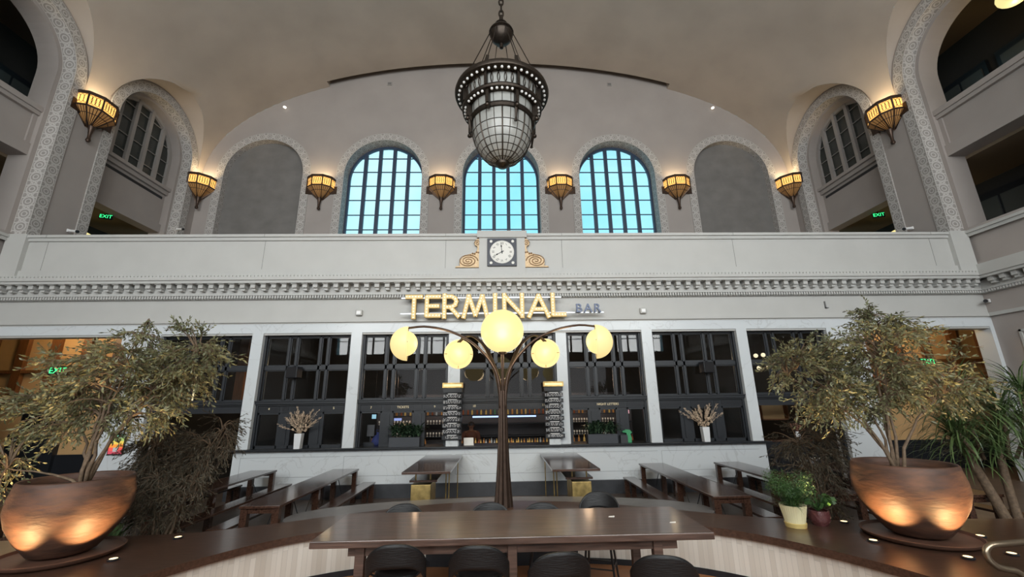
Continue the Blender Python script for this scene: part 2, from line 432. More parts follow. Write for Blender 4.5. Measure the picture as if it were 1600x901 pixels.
# --- back wall behind the camera, with five tall window openings
mb = MB(); poly = [(-HW, 0)]
poly += [(-HW, 5)]
bw = [-11, -5.5, 0, 5.5, 11]
mb.box(XC-HW, XC+HW, YB-.3, YB, 0, 6)
edges = [-HW]+[e for c in bw for e in (c-1.9, c+1.9)]+[HW]
for i in range(0, len(edges), 2): mb.box(XC+edges[i], XC+edges[i+1], YB-.3, YB, 6, 15)
mb.box(XC-HW, XC+HW, YB-.3, YB, 15, 20)
mb.build('wall_back', M_WALL, kind='structure')
for i, c in enumerate(bw):
    mb = MB()
    for k in range(5): mb.box(XC+c-1.9+k*.95-.07, XC+c-1.9+k*.95+.07, YB-.2, YB-.1, 6, 15)
    for k in range(9): mb.box(XC+c-1.9, XC+c+1.9, YB-.18, YB-.14, 6+k*1.05, 6.06+k*1.05)
    mb.build('window_%d' % (i+20), M_MULL, kind='structure')

# --- front arches
wn = 1
for i, c in enumerate(FRC):
    fr = MB(); ring(fr, F, c, RI, RO, -.04, -.04, w=.37); ring(fr, F, c, RO, RO, -.04, 0, w=.37)
    o = fr.build('trim_%d' % (i+1), M_FRIEZE, kind='structure', recalc=False)
    blank = i in (0, 4)
    rv = MB(); ring(rv, F, c, RI, RI, -.04, .3 if blank else .55, w=.34)
    rv.build('reveal', M_FRIEZE, o, recalc=False)
    if blank:
        p = arch(c, RI+.02); m_ = MB()
        for t in tessellate_polygon([[Vector((a, z, 0)) for a, z in p]]): m_.face([F(p[k][0], .3, p[k][1]) for k in t])
        m_.build('blank_panel', M_BLANK, o)
    else:
        w_ = structure('window_%d' % wn); wn += 1
        fm = MB(); ring(fm, F, c, RI+.02, RI-.1, .55, .55); ring(fm, F, c, RI-.1, RI-.1, .55, .68)
        R2 = RI-.1
        for k in range(1, 5):
            a = c-R2+2*R2*k/5; zt = ZS+math.sqrt(max(0, R2*R2-(a-c)**2)); box_m(fm, F, a-.085, a+.085, .52, .66, ZB, zt)
        fm.build('window_frame', M_MULL, w_)
        bm_ = MB()
        for z in (14.304, 13.542, 12.767, 11.992, 11.201, 10.433, 9.66, 8.89, 8.1, 7.3):
            hw = R2 if z < ZS else math.sqrt(max(0, R2*R2-(z-ZS)**2)); box_m(bm_, F, c-hw, c+hw, .57, .61, z-.022, z+.022)
        bm_.build('glazing_bar', M_MULL, w_)
        g = MB(); p = arch(c, R2)
        for t in tessellate_polygon([[Vector((a, z, 0)) for a, z in p]]): g.face([F(p[k][0], .6, p[k][1]) for k in t])
        g.build('pane', M_GLASSS, w_)

# --- side arches
def side_bay(mp, c, i, small, nm):
    o = structure('trim_%d' % nm)
    fr = MB(); ring(fr, mp, c, RI, RO, -.04, -.04, w=.37); ring(fr, mp, c, RO, RO, -.04, 0, w=.37); fr.build('frieze_band', M_FRIEZE, o, recalc=False)
    rv = MB(); ring(rv, mp, c, RI, RI, -.04, .42, w=.42); rv.build('frieze_reveal', M_FRIEZE, o, recalc=False)
    st = MB(); ring(st, mp, c, RI, RI-.13, .42, .42); ring(st, mp, c, RI-.13, RI-.13, .42, 1.1); ring(st, mp, c, RI-.13, RI+.5, 1.1, 1.1)
    st.build('reveal', M_WALL, o)
    r = RI-.13
    if small:
        w_ = structure('window_%d' % (nm+10))
        m_ = MB(); ring(m_, mp, c, r+.01, r-.14, .78, .78, z0=11.75); ring(m_, mp, c, r-.14, r-.14, .78, .95, z0=11.75)
        for k in range(1, 5):
            a = c-r+2*r*k/5; zt = ZS+math.sqrt(max(0, r*r-(a-c)**2)); box_m(m_, mp, a-.075, a+.075, .76, .92, 11.75, zt)
        m_.build('window_frame', M_WHITEF, w_)
        m_ = MB()
        for z in (12.3, 13.0, 13.7, 14.35):
            hw = r if z < ZS else math.sqrt(max(0, r*r-(z-ZS)**2)); box_m(m_, mp, c-hw, c+hw, .82, .86, z-.012, z+.012)
        m_.build('glazing_bar', M_WHITEF, w_)
        p = arch(c, r, 11.7); m_ = MB()
        for t in tessellate_polygon([[Vector((a, z, 0)) for a, z in p]]): m_.face([mp(p[k][0], .88, p[k][1]) for k in t])
        m_.build('pane', M_GLASSD, w_)
        m_ = MB(); box_m(m_, mp, c-r, c+r, .5, 1.1, 11.62, 11.76); box_m(m_, mp, c-r, c+r, .6, 1.1, 11.45, 11.62)
        box_m(m_, mp, c-r, c+r, .72, 1.1, 10.0, 11.45); box_m(m_, mp, c-r, c+r, .62, 1.1, 9.68, 10.05); m_.build('sill_and_beam', M_WALL, o)
        m_ = MB(); box_m(m_, mp, c-r+.15, c+r-.15, .70, .74, 11.22, 11.33); m_.build('air_slot', M_BLACK, o)
    else:
        m_ = MB(); box_m(m_, mp, c-r, c+r, .45, .95, 11.55, 11.73); box_m(m_, mp, c-r, c+r, .5, .9, 11.42, 11.55)
        box_m(m_, mp, c-r, c+r, .62, .9, 10.4, 11.45); box_m(m_, mp, c-r, c+r, .5, 1.1, 10.0, 10.4)
        for e in (c-r, c+r-.12): box_m(m_, mp, e, e+.12, .56, .7, 10.4, 11.42)
        m_.build('balcony_rail', M_WALL, o)
    m_ = MB(); box_m(m_, mp, c-RI, c+RI, .0, .5, 7.12, 7.3); box_m(m_, mp, c-RI, c+RI, .1, .5, 6.2, 7.12); m_.build('gallery_rail', M_WALL, o)
nm = 10
for side, mp in (('r', Rr), ('l', Ll)):
    for i, c in enumerate(SDC):
        side_bay(mp, c, i, i == 0, nm); nm += 1
# corridors behind the side arches
for side, mp in (('right', Rr), ('left', Ll)):
    o = structure('wall_gallery_'+side)
    m_ = MB(); box_m(m_, mp, YB, YU+1, 3.4, 3.5, 6, 16.5); m_.build('corridor_wall', M_DARKIN, o)
    m_ = MB(); box_m(m_, mp, YB, YU+1, 1.1, 3.5, 9.9, 10.3); box_m(m_, mp, YB, YU+1, .02, 3.5, 15.6, 15.8); m_.build('corridor_ceiling', M_TAN, o)
    m_ = MB(); box_m(m_, mp, YB, YU+1, .3, 3.5, 6, 6.2); m_.build('corridor_floor', M_DARKIN, o)
    m_ = MB(); box_m(m_, mp, YU+.9, YU+1.1, .02, 3.5, 6, 16.5); box_m(m_, mp, YB-.2, YB, .1, 3.5, 6, 16.5); m_.build('corridor_end', M_DARKIN, o)
    for zc, zh in ((6.3, 3.1), (10.5, 3.6)):
        for k in range(8):
            y = 17.2-k*2.1; wd = MB(); pn = MB()
            box_m(wd, mp, y-.9, y+.9, 3.25, 3.4, zc+.2, zc+zh)
            for q in (0, 1): box_m(pn, mp, y-.75+q*.8, y-.05+q*.8, 3.2, 3.26, zc+.9, zc+1.55); box_m(pn, mp, y-.75+q*.8, y-.05+q*.8, 3.2, 3.26, zc+1.7, zc+zh-.25)
            wo = wd.build('corridor_window', M_BLACK, o); pn.build('pane', mat('dusky_pane', (.06, .065, .062), .3), wo)

# --- gallery parapet, cornice, frieze of the ticket wall
par = structure('wall_ticket_parapet')
x0, x1 = XC-HW, XC+HW
m_ = MB().box(x0, x1, YF, YF+.35, 6.1, 7.02); m_.build('parapet_face', M_STONE, par)
m_ = MB().box(x0, x1, YF-.05, YF+.4, 7.02, 7.12).box(x0, x1, YF-.1, YF+.45, 7.12, 7.2); m_.build('parapet_cap', M_STONE, par)
m_ = MB()
for x in (-13.2, -6.95, -1.62, 1.86, 7.1, 13.3): m_.box(x-.005, x+.005, YF-.004, YF, 6.12, 7.02).box(x-.004, x+.004, YF-.104, YF-.1, 7.12, 7.2)
m_.build('joint', mat('joint_line', (.2, .2, .19), .9), par)
m_ = MB().box(x0, x1, YF-.06, YF+.3, 5.86, 6.12)
m_.build('plinth_band', M_STONE, par)
m_ = MB().box(-.62, .74, YF-.12, YF, 5.86, 7.05).box(-.68, .80, YF-.17, YF+.45, 7.05, 7.26); m_.build('clock_block', M_STONE, par)
m_ = MB()     # side pilaster pieces where the parapet meets the side walls
for s in (-1, 1):
    a = XC+s*(HW-.28); m_.box(a-.28, a+.28, YF-.125, YF+.1, 5.9, 7.225)
m_.build('end_pilaster', M_STONE, par)

cor = structure('trim_30')
m_ = MB(); pr = [(0, 4.25), (-.02, 4.25), (-.02, 4.50), (0, 4.5)]
def course(mb, y, za, zb): mb.box(x0, x1, YF-y, YF+.3, za, zb)
course(m_, .42, 5.70, 5.79); course(m_, .34, 5.79, 5.86); course(m_, .26, 5.86, 5.90); course(m_, .38, 5.62, 5.70)
course(m_, .10, 5.37, 5.64); course(m_, .13, 5.32, 5.38); course(m_, .06, 5.22, 5.33)
m_.build('cornice', M_STONE, cor)
m_ = MB(); nX = int((x1-x0)/.288)
for k in range(nX):
    x = x0+.15+k*.288
    m_.box(x-.065, x+.065, YF-.30, YF-.08, 5.50, 5.60).box(x-.05, x+.05, YF-.24, YF-.08, 5.43, 5.50).box(x-.085, x+.085, YF-.34, YF-.08, 5.60, 5.625)
m_.build('modillion_course', M_STONE, cor)
m_ = MB(); k = x0+.03
while k < x1-.03:
    m_.box(k, k+.045, YF-.135, YF-.05, 5.235, 5.31); k += .075
m_.build('dentil_course', M_STONE, cor)
m_ = MB(); k = x0+.03
while k < x1-.03:
    m_.box(k, k+.06, YF-.37, YF-.2, 5.80, 5.85); k += .1
m_.build('bead_course', M_STONE, cor)
m_ = MB().box(x0, x1, YF, YF+.3, 4.2, 5.3).box(x0, x1, YF-.05, YF, 4.60, 4.65).box(x0, x1, YF-.085, YF, 4.545, 4.60).box(x0, x1, YF-.04, YF, 4.51, 4.545)
m_.build('frieze_face', M_STONE, cor)

tw = structure('wall_ticket_front')
ZH = 4.25
m_ = MB().box(x0, x1, YF-.03, YF+.3, ZH, 4.51)
PIL = [(-10.43, -9.40), (-6.91, -6.61), (-4.18, -3.88), (3.99+.03, 4.32), (6.77, 7.07), (9.42, 10.48)]
THIN = [(-1.46, -1.13), (1.56, 1.86)]
for i_, (a, b) in enumerate(PIL): m_.box(a, b, YF-.03, YF+.42, 0 if i_ in (0, 5) else 1.21, ZH)
for a, b in THIN: m_.box(a, b, YF+.02, YF+.42, 1.2, ZH)
m_.box(x0, x0+.1, YF-.03, YF+.4, 0, ZH).box(x1-.12, x1, YF-.03, YF+.4, 0, ZH)
m_.build('marble_piers', M_MARBLE, tw)
m_ = MB().box(-6.95, 7.1, YF-.03, YF+.3, .31, 1.16); m_.build('marble_dado', M_MARBLE, tw)
m_ = MB()
for a, b in ((-6.75, -4.2), (-4.1, -1.3), (-1.2, 1.55), (1.65, 4.15), (4.25, 6.9)):
    for q in ((a, b, 1.0, 1.006), (a, b, .52, .526)): m_.box(q[0], q[1], YF-.034, YF-.02, q[2], q[3])
    m_.box(a, a+.006, YF-.034, YF-.02, .52, 1.0)
m_.build('joint', mat('marble_joint', (.2, .22, .24), .9), tw)
m_ = MB().box(-7.0, 7.15, YF-.12, YF+.02, 0, .31).box(-7.0, 7.15, YF-.12, YF-.04, .31, .325); m_.build('dark_base', M_DULL, tw)
m_ = MB().box(-7.1, 7.22, YF-.16, YF+.35, 1.16, 1.21); m_.build('granite_sill', M_BLACK, tw, bevel=.01)

# --- lower side walls: cornice, string course and panel mouldings
for side, mp in (('right', Rr), ('left', Ll)):
    o = structure('trim_%d' % (40 if side == 'right' else 41))
    ye = YF-.42; m_ = MB()
    def crs(p, za, zb): box_m(m_, mp, YB, YF-.05, -p, 0, za, zb)
    crs(.42, 5.70, 5.79); crs(.34, 5.79, 5.86); crs(.38, 5.62, 5.70); crs(.10, 5.37, 5.64); crs(.13, 5.32, 5.38); crs(.06, 5.22, 5.33); crs(.06, 5.86, 6.12); crs(.05, 4.6, 4.65); crs(.085, 4.545, 4.60); crs(.04, 7.02, 7.12); crs(.09, 7.12, 7.2)
    m_.build('cornice', M_STONE, o)
    m_ = MB(); y = YF-.55
    while y > 0:
        box_m(m_, mp, y-.065, y+.065, -.30, -.08, 5.50, 5.62); box_m(m_, mp, y-.05, y+.05, -.24, -.08, 5.43, 5.50); y -= .288
    m_.build('modillion_course', M_STONE, o)
    m_ = MB(); y = YF-.1
    while y > 2: box_m(m_, mp, y, y+.045, -.135, -.05, 5.235, 5.31); y -= .075
    m_.build('dentil_course', M_STONE, o)
    m_ = MB()
    for ya, yb in ((9.9, 11.2), (7.6, 9.5), (5.3, 7.2), (3.0, 4.9)):
        for q in ((ya, yb, .9, .96), (ya, yb, 4.0, 4.06), (ya, ya+.06, .9, 4.06), (yb-.06, yb, .9, 4.06)): box_m(m_, mp, q[0], q[1], -.035, 0, q[2], q[3])
    m_.build('panel_moulding', M_STONE, o)
    m_ = MB(); box_m(m_, mp, YB, YF-.05, -.06, 0, 0, .3); m_.build('skirting', M_DULL, o)

# --- window joinery of each bay
def joinery(idx, a, b, lower, labels):
    w_ = structure('window_%d' % idx); Y0 = YF+.14; Y1 = YF+.24
    wdt = b-a; e = .06; mu = .055; N = .17; W = (wdt-2*e-4*mu-2*N)/3
    xs = []; x = a+e
    for k in range(5):
        ww = W if k % 2 == 0 else N; xs.append((x, x+ww)); x += ww+mu
    fr = MB(); zlow = 1.21 if lower != 'none' else .0
    fr.box(a, a+e, Y0-.05, Y1, zlow, ZH).box(b-e, b, Y0-.05, Y1, zlow, ZH)
    for k in range(4): fr.box(xs[k][1], xs[k+1][0], Y0, Y1, 2.4, ZH)
    fr.box(a, b, Y0, Y1, 4.16, ZH).box(a, b, Y0, Y1, 3.25, 3.36).box(a, b, Y0, Y1, 2.38, 2.44)
    for k in range(5):   # inner sash lines
        for z0_, z1_ in ((2.44, 3.25), (3.36, 4.16)):
            p, q = xs[k]; s_ = .028
            fr.box(p, p+s_, Y0+.03, Y0+.07, z0_, z1_).box(q-s_, q, Y0+.03, Y0+.07, z0_, z1_).box(p, q, Y0+.03, Y0+.07, z1_-s_, z1_).box(p, q, Y0+.03, Y0+.07, z0_, z0_+s_)
    fr.build('window_frame', M_STEEL, w_)
    g = MB().face([(a, Y0+.05, 2.44), (b, Y0+.05, 2.44), (b, Y0+.05, 4.16), (a, Y0+.05, 4.16)]); g.build('pane', M_GLASSB, w_)
    tr = MB().box(a-.0, b+.0, Y0-.12, Y1, 2.34, 2.42).box(a, b, Y0-.07, Y1, 2.30, 2.34).box(a, b, Y0-.15, Y1, 2.40, 2.43).box(a, b, Y0-.02, Y1, 2.12, 2.31)
    tr.build('transom', M_STEEL, w_)
    if lower == 'none': return w_
    fz = MB()
    for k in range(5):
        p, q = xs[k]; fz.box(p, q, Y0-.03, Y0-.015, 2.155, 2.275)
    fz.build('number_panel', M_BLACK, w_)
    for k, s_ in enumerate(labels):
        if s_:
            p, q = xs[2*k]; text('lettering', s_, .085, M_TEXTG, ((p+q)/2, Y0-.036, 2.215), parent=w_)
    lo = MB()
    if lower in ('solid', 'ticket'):
        for k in (1, 3):
            p, q = xs[k-1][1], xs[k+1][0]; lo.box(p, q, Y0, Y1+.05, 1.21, 2.12); lo.box(p+.06, q-.06, Y0-.02, Y0, 1.3, 2.04)
        for k in (0, 2, 4):
            p, q = xs[k]; s_ = .035
            lo.box(p, p+s_, Y0, Y1, 1.21, 2.12).box(q-s_, q, Y0, Y1, 1.21, 2.12).box(p, q, Y0, Y1, 2.07, 2.12)
            if lower == 'solid': lo.box(p, q, Y0, Y1, 1.21, 1.28)
        lo.build('lower_frame', M_STEEL, w_)
        if lower == 'solid':
            g = MB().face([(a+e, Y0+.05, 1.25), (b-e, Y0+.05, 1.25), (b-e, Y0+.05, 2.03), (a+e, Y0+.05, 2.03)]); g.build('lower_pane', M_GLASSB, w_)
    return w_
joinery(4, -9.40, -6.91, 'none', [])
joinery(5, -6.61, -4.18, 'solid', ['4', '', '5'])
joinery(6, -3.88, -1.46, 'ticket', ['7', 'TICKETS', '9'])
joinery(7, -1.13, 1.56, 'open', ['10', '', '11'])
joinery(8, 1.86, 4.02, 'ticket', ['', 'NIGHT LETTERS', ''])
joinery(9, 4.32, 6.77, 'solid', ['', '', ''])
joinery(12, 7.07, 9.42, 'none', [])

# --- room behind the ticket wall
inn = structure('wall_bar_interior')
MB().box(-19, 19, 16.2, 16.4, 0, 5.6).box(-19, -18.8, 11.9, 16.4, 0, 5.6).box(18.8, 19, 11.9, 16.4, 0, 5.6).box(-9.5, -9.3, 12.3, 16.2, 0, 5.6).box(9.5, 9.7, 12.3, 16.2, 0, 5.6).build('interior_wall', M_DARKIN, inn)
MB().box(-19, XC-HW-.25, 11.75, 11.9, 0, 5.7).box(XC+HW+.25, 19, 11.75, 11.9, 0, 5.7).build('interior_front', M_DARKIN, inn)
MB().box(-19, 19, 12.1, 16.4, 5.5, 5.7).build('interior_ceiling', M_DARKIN, inn)
MB().box(-19, 19, 12.1, YU, 5.7, 6.15).build('gallery_deck', M_DARKIN, inn)
MB().box(-19, -16.5, 11, 16.4, -.2, 0).box(16.5, 19, 11, 16.4, -.2, 0).build('interior_floor', M_FLOOR, inn)
M_AMB_WALL = mat('cream_wall', (.44, .28, .13), .7, var=.08, vscale=2)
M_OAK = mat('oak_frame', (.14, .055, .018), .5, var=.25, vscale=4, stretch=(8, 8, 1))
for sg, ix in ((-1, 15), (1, 16)):
    w_ = structure('window_%d' % ix)
    a, b = sorted((sg*18.8, sg*9.6))
    MB().box(a, b, 14.56, 14.7, 0, 5.5).build('cream_panel', M_AMB_WALL, w_)
    m_ = MB()
    for k in range(9):
        x = -17.0+k*1.04 if sg < 0 else 15.05+(k-4)*1.04
        m_.box(x-.14, x+.14, 14.42, 14.56, 2.45, 5.0)
    for z in (3.5, 2.5, 4.8): m_.box(a, b, 14.44, 14.56, z-.05, z+.05)
    m_.build('window_frame', M_OAK, w_)
    MB().box(a, b, 14.50, 14.56, 0, .9).build('dark_dado', M_BLACK, w_)
    point('lobby_light', (sg*14, 13.3, 4.9), 130, (1, .72, .4), .3)
t = thing('wall_screen', 'black television on the cream wall left of the big olive tree', 'television', (-14.75, 14.5, 1.92))
MB().box(-.62, .62, -.08, 0, -.28, .28).build('casing', M_BLACK, t); MB().box(-.58, .58, -.085, -.08, -.24, .24).build('screen', mat('dark_screen', (.01, .01, .012), .1), t)
d = structure('door_1'); MB().box(-15.5, -14.1, 14.40, 14.56, 0, 1.5).build('door_leaf', M_BLACK, d); MB().box(-15.6, -15.5, 14.38, 14.56, 0, 1.55).build('door_frame', M_BLACK, d)

# ================================================================== HANGING AND WALL THINGS
# --- chandelier
def chandelier():
    t = thing('chandelier', 'huge dark bronze acorn chandelier with milk glass panels and rows of bulbs', 'chandelier', (XC, 9.0, 0))
    def at(r, k, n, z, o=0): a = 2*PI*(k+o)/n; return (r*math.cos(a), r*math.sin(a), z)
    MB().lathe([(1.00, 9.94), (1.17, 9.97), (1.19, 10.03), (1.17, 10.11), (1.10, 10.14), (.97, 10.14), (.97, 9.97), (1.0, 9.94)], 56).build('top_ring', M_BRONZE, t, smooth='auto')
    MB().lathe([(.93, 10.06), (.88, 9.56)], 56).build('upper_glass', M_MILK, t, smooth=True)
    mb = MB()
    for k in range(36):       # overlapping ovals on the upper drum
        a0 = 2*PI*k/36; pts = []
        for j in range(15):
            q = 2*PI*j/14; an = a0+.118*math.cos(q); r = .915+.0*q; z = 9.80+.21*math.sin(q); rr = .945-(10.0-z)*.11; pts.append((rr*math.cos(an), rr*math.sin(an), z))
        mb.tube(pts, .012, 4, False)
    mb.build('oval_tracery', M_BRONZE, t)
    MB().lathe([(.80, 9.46), (.99, 9.48), (1.0, 9.54), (.97, 9.60), (.86, 9.61), (.80, 9.5)], 56).build('middle_ring', M_BRONZE, t, smooth='auto')
    MB().lathe([(.80, 9.52), (.76, 9.13)], 48).build('middle_glass', M_MILK, t, smooth=True)
    MB().lathe([(.72, 9.06), (.80, 9.06), (.83, 9.12), (.80, 9.19), (.74, 9.19), (.72, 9.06)], 48).build('lower_ring', M_BRONZE, t, smooth='auto')
    prof = [(.745*math.cos(q)**.82 if q < PI/2-.01 else .06, 9.08-1.18*math.sin(q)) for q in [PI/2*k/16 for k in range(17)]]
    bowl = MB().lathe(prof, 48).build('glass_bowl', M_MILK, t, smooth=True)
    mb = MB(); thick = MB()
    for k in range(24):
        pts = [(1.008*r*math.cos(2*PI*k/24), 1.008*r*math.sin(2*PI*k/24), z) for r, z in prof]
        (thick if k % 3 == 0 else mb).tube(pts, .02 if k % 3 == 0 else .009, 5, False)
    for i in (3, 5, 7, 9, 11, 13):
        r, z = prof[i]; mb.tube([(1.008*r*math.cos(2*PI*j/48), 1.008*r*math.sin(2*PI*j/48), z) for j in range(49)], .009, 4, False)
    for k in range(24): mb.tube([(.80*math.cos(2*PI*k/24), .80*math.sin(2*PI*k/24), 9.5), (.77*math.cos(2*PI*k/24), .77*math.sin(2*PI*k/24), 9.12)], .009, 4, False)
    thick.build('bowl_rib', M_BRONZE, t); mb.build('glazing_lead', M_BRONZE, t)
    MB().lathe([(.001, 7.76), (.1, 7.78), (.16, 7.84), (.17, 7.92), (.1, 7.99), (.001, 8.0)], 20).build('finial', M_BRONZE, t, smooth='auto')
    for k in range(8):        # brackets
        a = 2*PI*(k+.5)/8; M = Matrix.Rotation(a, 4, 'Z')
        mb = MB(); mb.box(.94, 1.02, -.032, .032, 9.55, 9.98, M).box(.80, .92, -.035, .035, 9.1, 9.55, M).box(.80, .88, -.03, .03, 8.98, 9.12, M)
        mb.sphere(tuple(M @ Vector((.90, 0, 9.02))), .06, 10, 6)
        if k % 2 == 0: mb.tube([M @ Vector((.85, 0, 8.98)), M @ Vector((.82, 0, 8.72)), M @ Vector((.80, 0, 8.62))], [.04, .025, .04], 6)
        mb.build('bracket', M_BRONZE, t)
    bmx = MB().sphere((0, 0, 0), .034, 10, 6).build('bulb', M_BULB, t, smooth=True); bmx.location = at(1.08, 0, 44, 9.935)
    for k in range(1, 44):
        c = bmx.copy(); COL.objects.link(c); c.location = at(1.08, k, 44, 9.935)
    for k in range(48):
        if k % 6 in (0,) : continue
        c = bmx.copy(); COL.objects.link(c); c.location = at(.92, k, 48, 9.455, 3.0)
    MB().lathe([(.001, 11.30), (.05, 11.32), (.05, 11.45), (.17, 11.50), (.27, 11.62), (.31, 11.74), (.29, 11.80), (.33, 11.82), (.31, 11.87), (.18, 11.92), (.13, 11.96), (.12, 12.06), (.17, 12.09), (.13, 12.13), (.06, 12.16), (.05, 12.38)], 28).build('canopy_hub', M_BRONZE, t, smooth='auto')
    for k in range(8):
        a = 2*PI*(k+.5)/8; p = Vector((.28*math.cos(a), .28*math.sin(a), 11.80)); q = Vector((1.03*math.cos(a), 1.03*math.sin(a), 9.88))
        mb = MB().tube([p, q], .013, 5); mb.tube([q.lerp(p, .04), q.lerp(p, .20)], .05, 4); mb.build('suspension_rod', M_BRONZE, t)
    ch = MB()
    for k in range(34):
        z = 12.36+k*.2; M = Matrix.Translation((0, 0, z+.1)) @ Matrix.Rotation((k % 2)*PI/2, 4, 'Z')
        ch.tube([M @ Vector((.055*math.cos(2*PI*j/10), 0, .12*math.sin(2*PI*j/10))) for j in range(11)], .024, 5, False)
    ch.build('chain', M_BRONZE, t)
    MB().lathe([(.001, 18.9), (.3, 19.0), (.4, 19.32), (.4, 19.36)], 24).build('ceiling_rose', M_BRONZE, t)
    for o in t.children:
        if o.name.split('.')[0] in ('top_ring', 'upper_glass', 'oval_tracery', 'middle_ring', 'middle_glass', 'lower_ring', 'glass_bowl', 'glazing_lead', 'bowl_rib', 'finial', 'bracket'):
            for v in o.data.vertices: v.co.z = 7.76+(v.co.z-7.76)*.90
        elif o.name.startswith('bulb'): o.location.z = 7.76+(o.location.z-7.76)*.90
    return t
chandelier()

# --- half-octagon wall sconces
def make_sconce():
    t = thing('wall_sconce', '', 'sconce', (0, 0, 0), 0, 'bronze and amber glass wall sconces')
    # local: wall plane y=0, lamp towards -y, z from -1.0 to .55
    def oct_(r): return [(r*math.cos(PI+PI*k/4), r*math.sin(PI+PI*k/4)) for k in range(5)]
    R0 = [(-.63, 0), (-.55, -.33), (-.24, -.56), (.24, -.56), (.55, -.33), (.63, 0)]
    def sc_(k, z): return [(x*k, y*k, z) for x, y in R0]
    MB().box(-.74, .74, -.05, 0, -.20, .20).build('back_plate', M_LAMPB, t, bevel=.01)
    rim = MB()
    for z0_, z1_, k in ((.45, .56, 1.05), (.0, .07, 1.0)):
        A, B, C_, D_ = sc_(k, z0_), sc_(k, z1_), sc_(k*.86, z0_), sc_(k*.86, z1_)
        for i in range(5):
            rim.face([A[i], A[i+1], B[i+1], B[i]]); rim.face([C_[i], C_[i+1], D_[i+1], D_[i]]); rim.face([B[i], B[i+1], D_[i+1], D_[i]]); rim.face([A[i], A[i+1], C_[i+1], C_[i]])
    for x, y in R0[:]: rim.tube([(x, y, .02), (x*1.02, y*1.02, .5)], .03, 6)
    rim.build('rim', M_LAMPB, t, recalc=True)
    g = MB(); A, B = sc_(.97, .06), sc_(.99, .46)
    for i in range(5): g.face([A[i], A[i+1], B[i+1], B[i]])
    g.build('band_glass', M_AMBER, t)
    ov = MB()
    for i in range(5):
        p, q = Vector(R0[i]+(0,)), Vector(R0[i+1]+(0,)); L = (q-p).length; n = max(2, round(L/.10)); nrm = Vector(((p+q)/2)).normalized()*.012
        for k in range(n):
            c = p.lerp(q, (k+.5)/n); u = (q-p).normalized()
            ov.tube([c+nrm+u*.062*math.cos(2*PI*j/12)+Vector((0, 0, .26+.17*math.sin(2*PI*j/12))) for j in range(13)], .008, 4, False)
    ov.build('oval_tracery', M_LAMPB, t)
    low = MB(); A, B = sc_(.98, .0), sc_(.16, -.50)
    for i in range(5): low.face([A[i], A[i+1], B[i+1], B[i]])
    low.build('cone_glass', M_AMBER2, t)
    rib = MB()
    for i in range(5):
        for f in (0, .25, .5, .75):
            a = Vector(A[i]).lerp(Vector(A[i+1]), f); b = Vector(B[i]).lerp(Vector(B[i+1]), f); rib.tube([a, b], .022 if f == 0 else .011, 4, False)
    rib.tube([A[5], B[5]], .022, 4)
    for fz in (.3,):
        P_ = [Vector(A[i]).lerp(Vector(B[i]), fz) for i in range(6)]
        rib.tube(P_, .014, 4)
    rib.build('cone_rib', M_LAMPB, t)
    MB().lathe([(.001, -1.06), (.05, -1.04), (.075, -.98), (.05, -.9), (.055, -.75), (.075, -.62), (.10, -.5), (.12, -.46), (.001, -.45)], 12, (0, -.12, 0)).build('drop_finial', M_LAMPB, t, smooth='auto')
    return t
SPOS = []
for i, a in enumerate((-8.6+0, -2.865, 2.865, 8.6)): SPOS.append(((XC+a, YU-.01, 12.2), 0, ['right of the left blank arch', 'left of the middle window', 'right of the middle window', 'left of the right blank arch'][i]))
for sg, nmn in ((-1, 'left'), (1, 'right')):
    SPOS.append(((XC+sg*(HW-.16), YU-.16, 12.2), -sg*PI/4, 'in the %s corner of the hall' % nmn))
    SPOS.append(((XC+sg*(HW-.01), 12.945, 12.2), -sg*PI/2, 'on the %s side wall, between the large arches' % nmn))
    SPOS.append(((XC+sg*(HW-.01), 7.455, 12.2), -sg*PI/2, 'high on the %s side wall, nearest to the camera' % nmn))
s0 = make_sconce()
for i, (loc, rz, tx) in enumerate(SPOS):
    lab = 'bronze sconce with amber glass, ' + tx
    if i == 0: s0.location = loc; s0.rotation_euler = (0, 0, rz); s0['label'] = lab
    else: dup(s0, loc, rz, lab)
    d_ = Matrix.Rotation(rz, 4, 'Z') @ Vector((0, -.28, .42))
    p = Vector(loc)+d_
    point('sconce_light', p, P_SCONCE, (1, .74, .42), .16, spot=math.radians(150), aim=p+Vector((0, 0, 1)), blend=.7)

# --- clock on the parapet
ck = thing('wall_clock', 'square black framed clock with white dial and roman numerals on parapet', 'clock', (.056, YF-.13, 6.575))
S = .43
m_ = MB().box(-S, S, -.05, 0, -S, S); m_.build('clock_frame', mat('navy_black', (.012, .016, .03), .4), ck, bevel=.008)
def disc(mb, r, y0, y1, n=40, cx=0, cz=0): return mb.prism([(cx+r*math.cos(2*PI*k/n), cz+r*math.sin(2*PI*k/n)) for k in range(n)], y0, y1)
disc(MB(), .355, -.062, -.05).build('dial', M_PAPER, ck)
for sx in (-1, 1):
    for sz in (-1, 1): disc(MB(), .042, -.058, -.05, 16, sx*.32, sz*.335).build('corner_boss', M_PAPER, ck)
MI = mat('ink_black', (.01, .01, .012), .5)
for k, s_ in enumerate(['XII', 'I', 'II', 'III', 'IIII', 'V', 'VI', 'VII', 'VIII', 'IX', 'X', 'XI']):
    a = PI/2-k*PI/6; o = text('numeral', s_, .105, MI, (.265*math.cos(a), -.064, .265*math.sin(a)), (PI/2, 0, 0), ck, .002, sx=.8)
    o.rotation_euler = (Matrix.Rotation(-(k*PI/6), 4, 'Y') @ Matrix.Rotation(PI/2, 4, 'X')).to_euler()
mb = MB()
for k in range(60):
    a = 2*PI*k/60; mb.box(.33, .342, -.064, -.062, -.003, .003, Matrix.Rotation(a, 4, 'Y'))
mb.build('minute_track', MI, ck)
